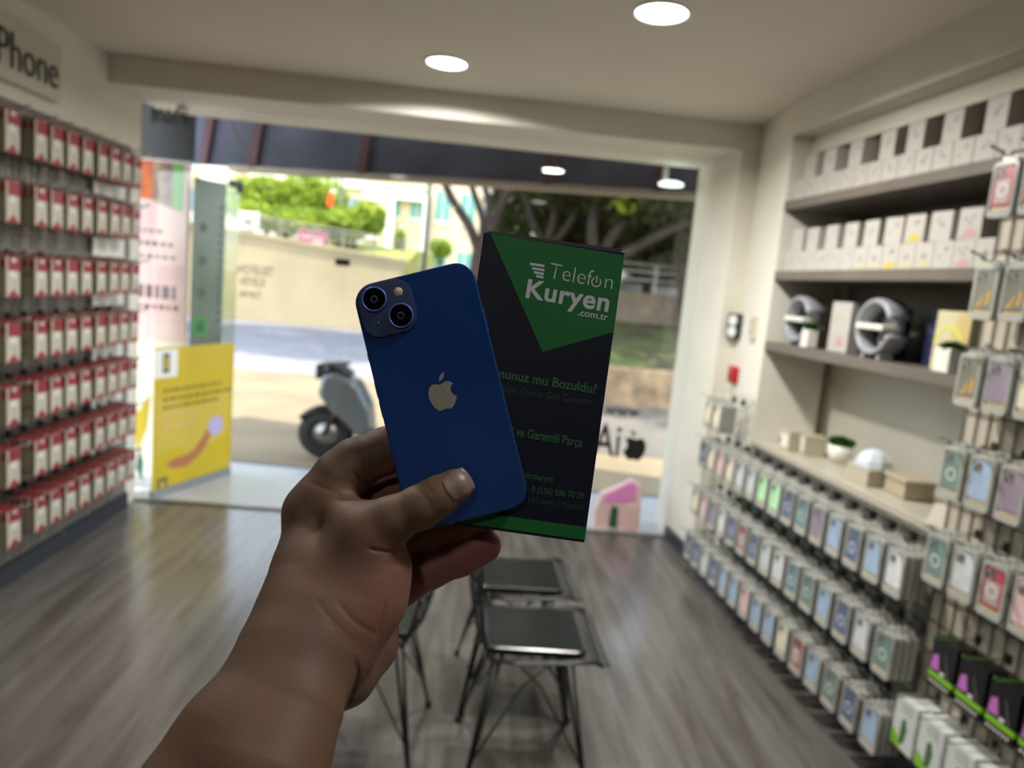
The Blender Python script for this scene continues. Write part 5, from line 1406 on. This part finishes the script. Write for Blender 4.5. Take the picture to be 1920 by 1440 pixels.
def hand_sdf(p):
    # forearm, wrist
    arm = chain(p, [(300, 1640, .322 + E_, 156), (452, 1404, .345 + E_, 125), (540, 1262, .368 + E_, 103), (582, 1180, .385 + E_, 103)], 1.18, .007)
    arm = smin(arm, chain(p, [(497, 1450, .34, 120), (548, 1335, .358, 94)], 1.1), .010)
    # body of the hand
    palm = chain(p, [(570, 1200, .392, 100), (588, 1085, .410, 74), (590, 968, .428, 52)], 1.0, .012)
    palm = smin(palm, chain(p, [(622, 1200, .395, 92), (678, 1115, .405, 79), (694, 1062, .408, 66), (682, 1010, .406, 50)], 1.0, .012), .010)       # ball of the thumb
    palm = smin(palm, chain(p, [(600, 985, .440, 48), (690, 1060, .452, 46), (716, 1120, .452, 42)], 1.0), .012)                                   # row of knuckles behind
    palm = smin(palm, chain(p, [(606, 935, .424, 40), (655, 975, .412, 40), (705, 985, .408, 36)], 1.0), .010)                                      # web to the thumb
    heel = chain(p, [(702, 1150, .440, 42), (684, 1208, .428, 55), (644, 1262, .408, 56), (590, 1290, .385, 56)], 1.0, .010)
    palm = smin(palm, heel, .0045)
    palm = smin(palm, chain(p, [(590, 1040, .435, 60), (650, 1160, .425, 80)], 1.0), .012)
    D = smin(palm, arm, .013)
    idx = chain(p, [(586, 958, .428, 53), (640, 893, .430, 50), (668, 868, .431, 46), (722, 846, .433, 43), (800, 812, .445, 38), (872, 780, .4565, 32), (905, 768, .4575, 27)])
    mid = chain(p, [(640, 985, .448, 44), (690, 930, .452, 38), (735, 914, .455, 37), (800, 890, .458, 34), (905, 862, .460, 30)])
    rin = chain(p, [(680, 1050, .452, 42), (735, 1018, .454, 37), (800, 1000, .4555, 35), (862, 988, .4575, 32), (905, 975, .459, 27)])
    pin = chain(p, [(716, 1128, .452, 40), (757, 1092, .452, 39), (806, 1064, .453, 38), (862, 1042, .455, 36.5), (906, 1022, .457, 34)])
    thb = chain(p, [(640, 1070, .402, 62), (690, 1004, .4005, 50), (735, 975, .3990, 43), (790, 950, .3985, 40), (820, 932, .3990, 37), (853, 912, .4005, 33)], 1.08)
    th = smin(D, thb, .011)
    D = np.minimum(np.minimum(smin(D, idx, .007), smin(D, mid, .005)), np.minimum(smin(D, rin, .005), smin(D, pin, .0045)))
    D = np.minimum(D, th)
    for pts, dep, w, d0, d1 in CREASES:
        dd, al = seg_dist_px(p, pts)
        fade = np.clip(np.minimum(al, 1 - al) * 5, 0, 1) * ((-p[..., 2] > d0) & (-p[..., 2] < d1))
        D = D + dep * .001 * fade * np.exp(-(dd / w) ** 2)
    return D


def surface_nets(f, lo, hi, h):
    n = [int(math.ceil((hi[i] - lo[i]) / h)) + 1 for i in range(3)]
    ax = [lo[i] + h * np.arange(n[i]) for i in range(3)]
    V = np.empty(n, np.float32)
    for i in range(n[0]):
        Y, Z = np.meshgrid(ax[1], ax[2], indexing='ij')
        V[i] = f(np.stack([np.full_like(Y, ax[0][i]), Y, Z], -1))
    s = V < 0
    c = [s[i:n[0] - 1 + i, j:n[1] - 1 + j, k:n[2] - 1 + k] for i in (0, 1) for j in (0, 1) for k in (0, 1)]
    cnt = sum(x.astype(np.int8) for x in c); act = (cnt > 0) & (cnt < 8)
    idx = -np.ones(act.shape, np.int64); I = np.argwhere(act); idx[act] = np.arange(len(I))
    acc = np.zeros((len(I), 3)); m = np.zeros(len(I))
    cor = [(i, j, k) for i in (0, 1) for j in (0, 1) for k in (0, 1)]
    for a in range(8):
        for b in range(a + 1, 8):
            A_, B_ = np.array(cor[a]), np.array(cor[b])
            if np.abs(A_ - B_).sum() != 1: continue
            va = V[tuple((I + A_).T)]; vb = V[tuple((I + B_).T)]; x = (va < 0) != (vb < 0)
            tt = np.where(x, va / np.where(x, va - vb, 1), 0)[:, None]
            acc += np.where(x[:, None], A_ + (B_ - A_) * tt, 0); m += x
    verts = (I + acc / m[:, None]) * h + np.array(lo)
    quads = []
    for axis in range(3):
        u, v = (axis + 1) % 3, (axis + 2) % 3
        sl0 = [slice(None)] * 3; sl1 = [slice(None)] * 3; sl0[axis] = slice(0, -1); sl1[axis] = slice(1, None)
        E1 = s[tuple(sl0)] != s[tuple(sl1)]; J = np.argwhere(E1)
        ok = (J[:, u] > 0) & (J[:, v] > 0) & (J[:, u] < n[u] - 1) & (J[:, v] < n[v] - 1); J = J[ok]
        du = np.zeros(3, int); du[u] = 1; dv = np.zeros(3, int); dv[v] = 1
        q = [idx[tuple((J - du - dv).T)], idx[tuple((J - dv).T)], idx[tuple(J.T)], idx[tuple((J - du).T)]]
        Q = np.stack(q, 1); ins = s[tuple(J.T)]
        Q = np.where(ins[:, None], Q, Q[:, ::-1]); quads.append(Q)
    Q = np.concatenate(quads); Q = Q[(Q >= 0).all(1)]
    return verts, Q


vh, qh = surface_nets(hand_sdf, (-0.175, -0.225, -0.478), (0.004, -0.005, -0.255), 0.00105)
me = bpy.data.meshes.new('hand_and_forearm')
org = P3(585, 1180, .391)
world = (vh - 0) @ MC + np.array([0, 0, EYE])
ow = org @ MC + np.array([0, 0, EYE])
me.from_pydata((world - ow).tolist(), [], qh.tolist()); me.update()
me.polygons.foreach_set('use_smooth', [True] * len(me.polygons))


def skin_material():
    m = mat('skin', srgb(90, 68, 52), 0.6, noise=srgb(82, 60, 46), nscale=22, bump=0.1, bscale=700, sss=0.12, spec=0.3)
    nt = m.node_tree; b = nt.nodes['Principled BSDF']; L = nt.links
    # flushed palm side and fingertips, kept as the skin's own colour: attribute set per vertex
    at = nt.nodes.new('ShaderNodeAttribute'); at.attribute_name = 'flush'
    src = b.inputs['Base Color'].links[0].from_socket
    mx = nt.nodes.new('ShaderNodeMixRGB'); mx.inputs[2].default_value = srgb(128, 80, 76)
    L.new(at.outputs['Fac'], mx.inputs[0]); L.new(src, mx.inputs[1]); L.new(mx.outputs[0], b.inputs['Base Color'])
    return m


me.materials.append(skin_material())
# palm-side skin is pinker than the back of the hand
u = 960 + FPX * vh[:, 0] / -vh[:, 2]; v = 720 - FPX * vh[:, 1] / -vh[:, 2]; dz = -vh[:, 2]
fl = np.clip((u - 690) / 70, 0, 1) * np.clip((dz - 0.425) / 0.012, 0, 1) * 0.85
tip = np.exp(-((u - 900) ** 2 + (v - 1020) ** 2) / 40 ** 2)
fl = np.clip(fl + tip * .3 * (dz > .43), 0, 1)
fl = np.maximum(fl, 0.6 * np.clip((u - 660) / 60, 0, 1) * (v < 935) * (dz > .42))
fl = np.maximum(fl, 0.45 * np.exp(-((u - 735) ** 2 + (v - 1120) ** 2) / 90 ** 2))
at = me.attributes.new('flush', 'FLOAT', 'POINT'); at.data.foreach_set('value', fl.astype(np.float32))
hand = bpy.data.objects.new('hand', me); COL.objects.link(hand); hand.location = ow
tag(hand, 'bare left hand and forearm reaching in from below, holding the phone and box', 'hand')

# thumb nail
nx, ny = 859.0, 908.5; A = math.radians(-32.6); G = 26
uu = np.linspace(-1, 1, G); gu, gv = np.meshgrid(uu, uu, indexing='ij')
# square to rounded-square map
su = gu * np.sqrt(1 - 0.30 * gv ** 2); sv = gv * np.sqrt(1 - 0.30 * gu ** 2)
hl, hw = 27.5, 27.5
bowed = np.where(su < 0, 1.0, 1.0)
pxs = nx + su * hl * math.cos(A) - sv * hw * math.sin(A); pys = ny + su * hl * math.sin(A) + sv * hw * math.cos(A)
dep = np.full(pxs.shape, .375)
for _ in range(60):
    P = np.stack([(pxs - 960) / FPX * dep, -(pys - 720) / FPX * dep, -dep], -1)
    dep = dep + np.clip(hand_sdf(P), -.002, .002) * 0.8
edge = np.maximum(np.abs(gu), np.abs(gv))
lift = 0.0007 * np.clip((1.0 - edge) * 5, 0, 1) - 0.0004 * (edge > .97) + 0.00035 * np.clip(gu, 0, 1)
dep2 = np.minimum(dep, np.median(dep) + .0065) - lift
P = np.stack([(pxs - 960) / FPX * dep2, -(pys - 720) / FPX * dep2, -dep2], -1).reshape(-1, 3)
Wn = P @ MC + np.array([0, 0, EYE]) - ow
Z_ = np.array(MC[2])
vsn = np.concatenate([Wn, Wn - Z_ * 0.0009]); fs = []
for i in range(G - 1):
    for j in range(G - 1):
        a, b, c, d = i * G + j, (i + 1) * G + j, (i + 1) * G + j + 1, i * G + j + 1
        fs.append((a, b, c, d)); o_ = G * G; fs.append((d + o_, c + o_, b + o_, a + o_))
ring = [i * G for i in range(G)] + [(G - 1) * G + j for j in range(1, G)] + [i * G + G - 1 for i in range(G - 2, -1, -1)] + [j for j in range(G - 2, 0, -1)]
for a, b in zip(ring, ring[1:] + ring[:1]): fs.append((b, a, a + G * G, b + G * G))
nm = bpy.data.meshes.new('thumb_nail'); nm.from_pydata(vsn.tolist(), [], fs); nm.update(); nm.polygons.foreach_set('use_smooth', [True] * len(nm.polygons))
bm = bmesh.new(); bm.from_mesh(nm); bmesh.ops.recalc_face_normals(bm, faces=bm.faces[:]); bm.to_mesh(nm); bm.free()
M_nail = mat('nail', srgb(104, 84, 76), 0.45, noise=srgb(112, 92, 84), nscale=60, sss=.1)
nm.materials.append(M_nail)
no = bpy.data.objects.new('thumb_nail', nm); COL.objects.link(no); no.parent = hand; no['label'] = 'short pinkish thumb nail'
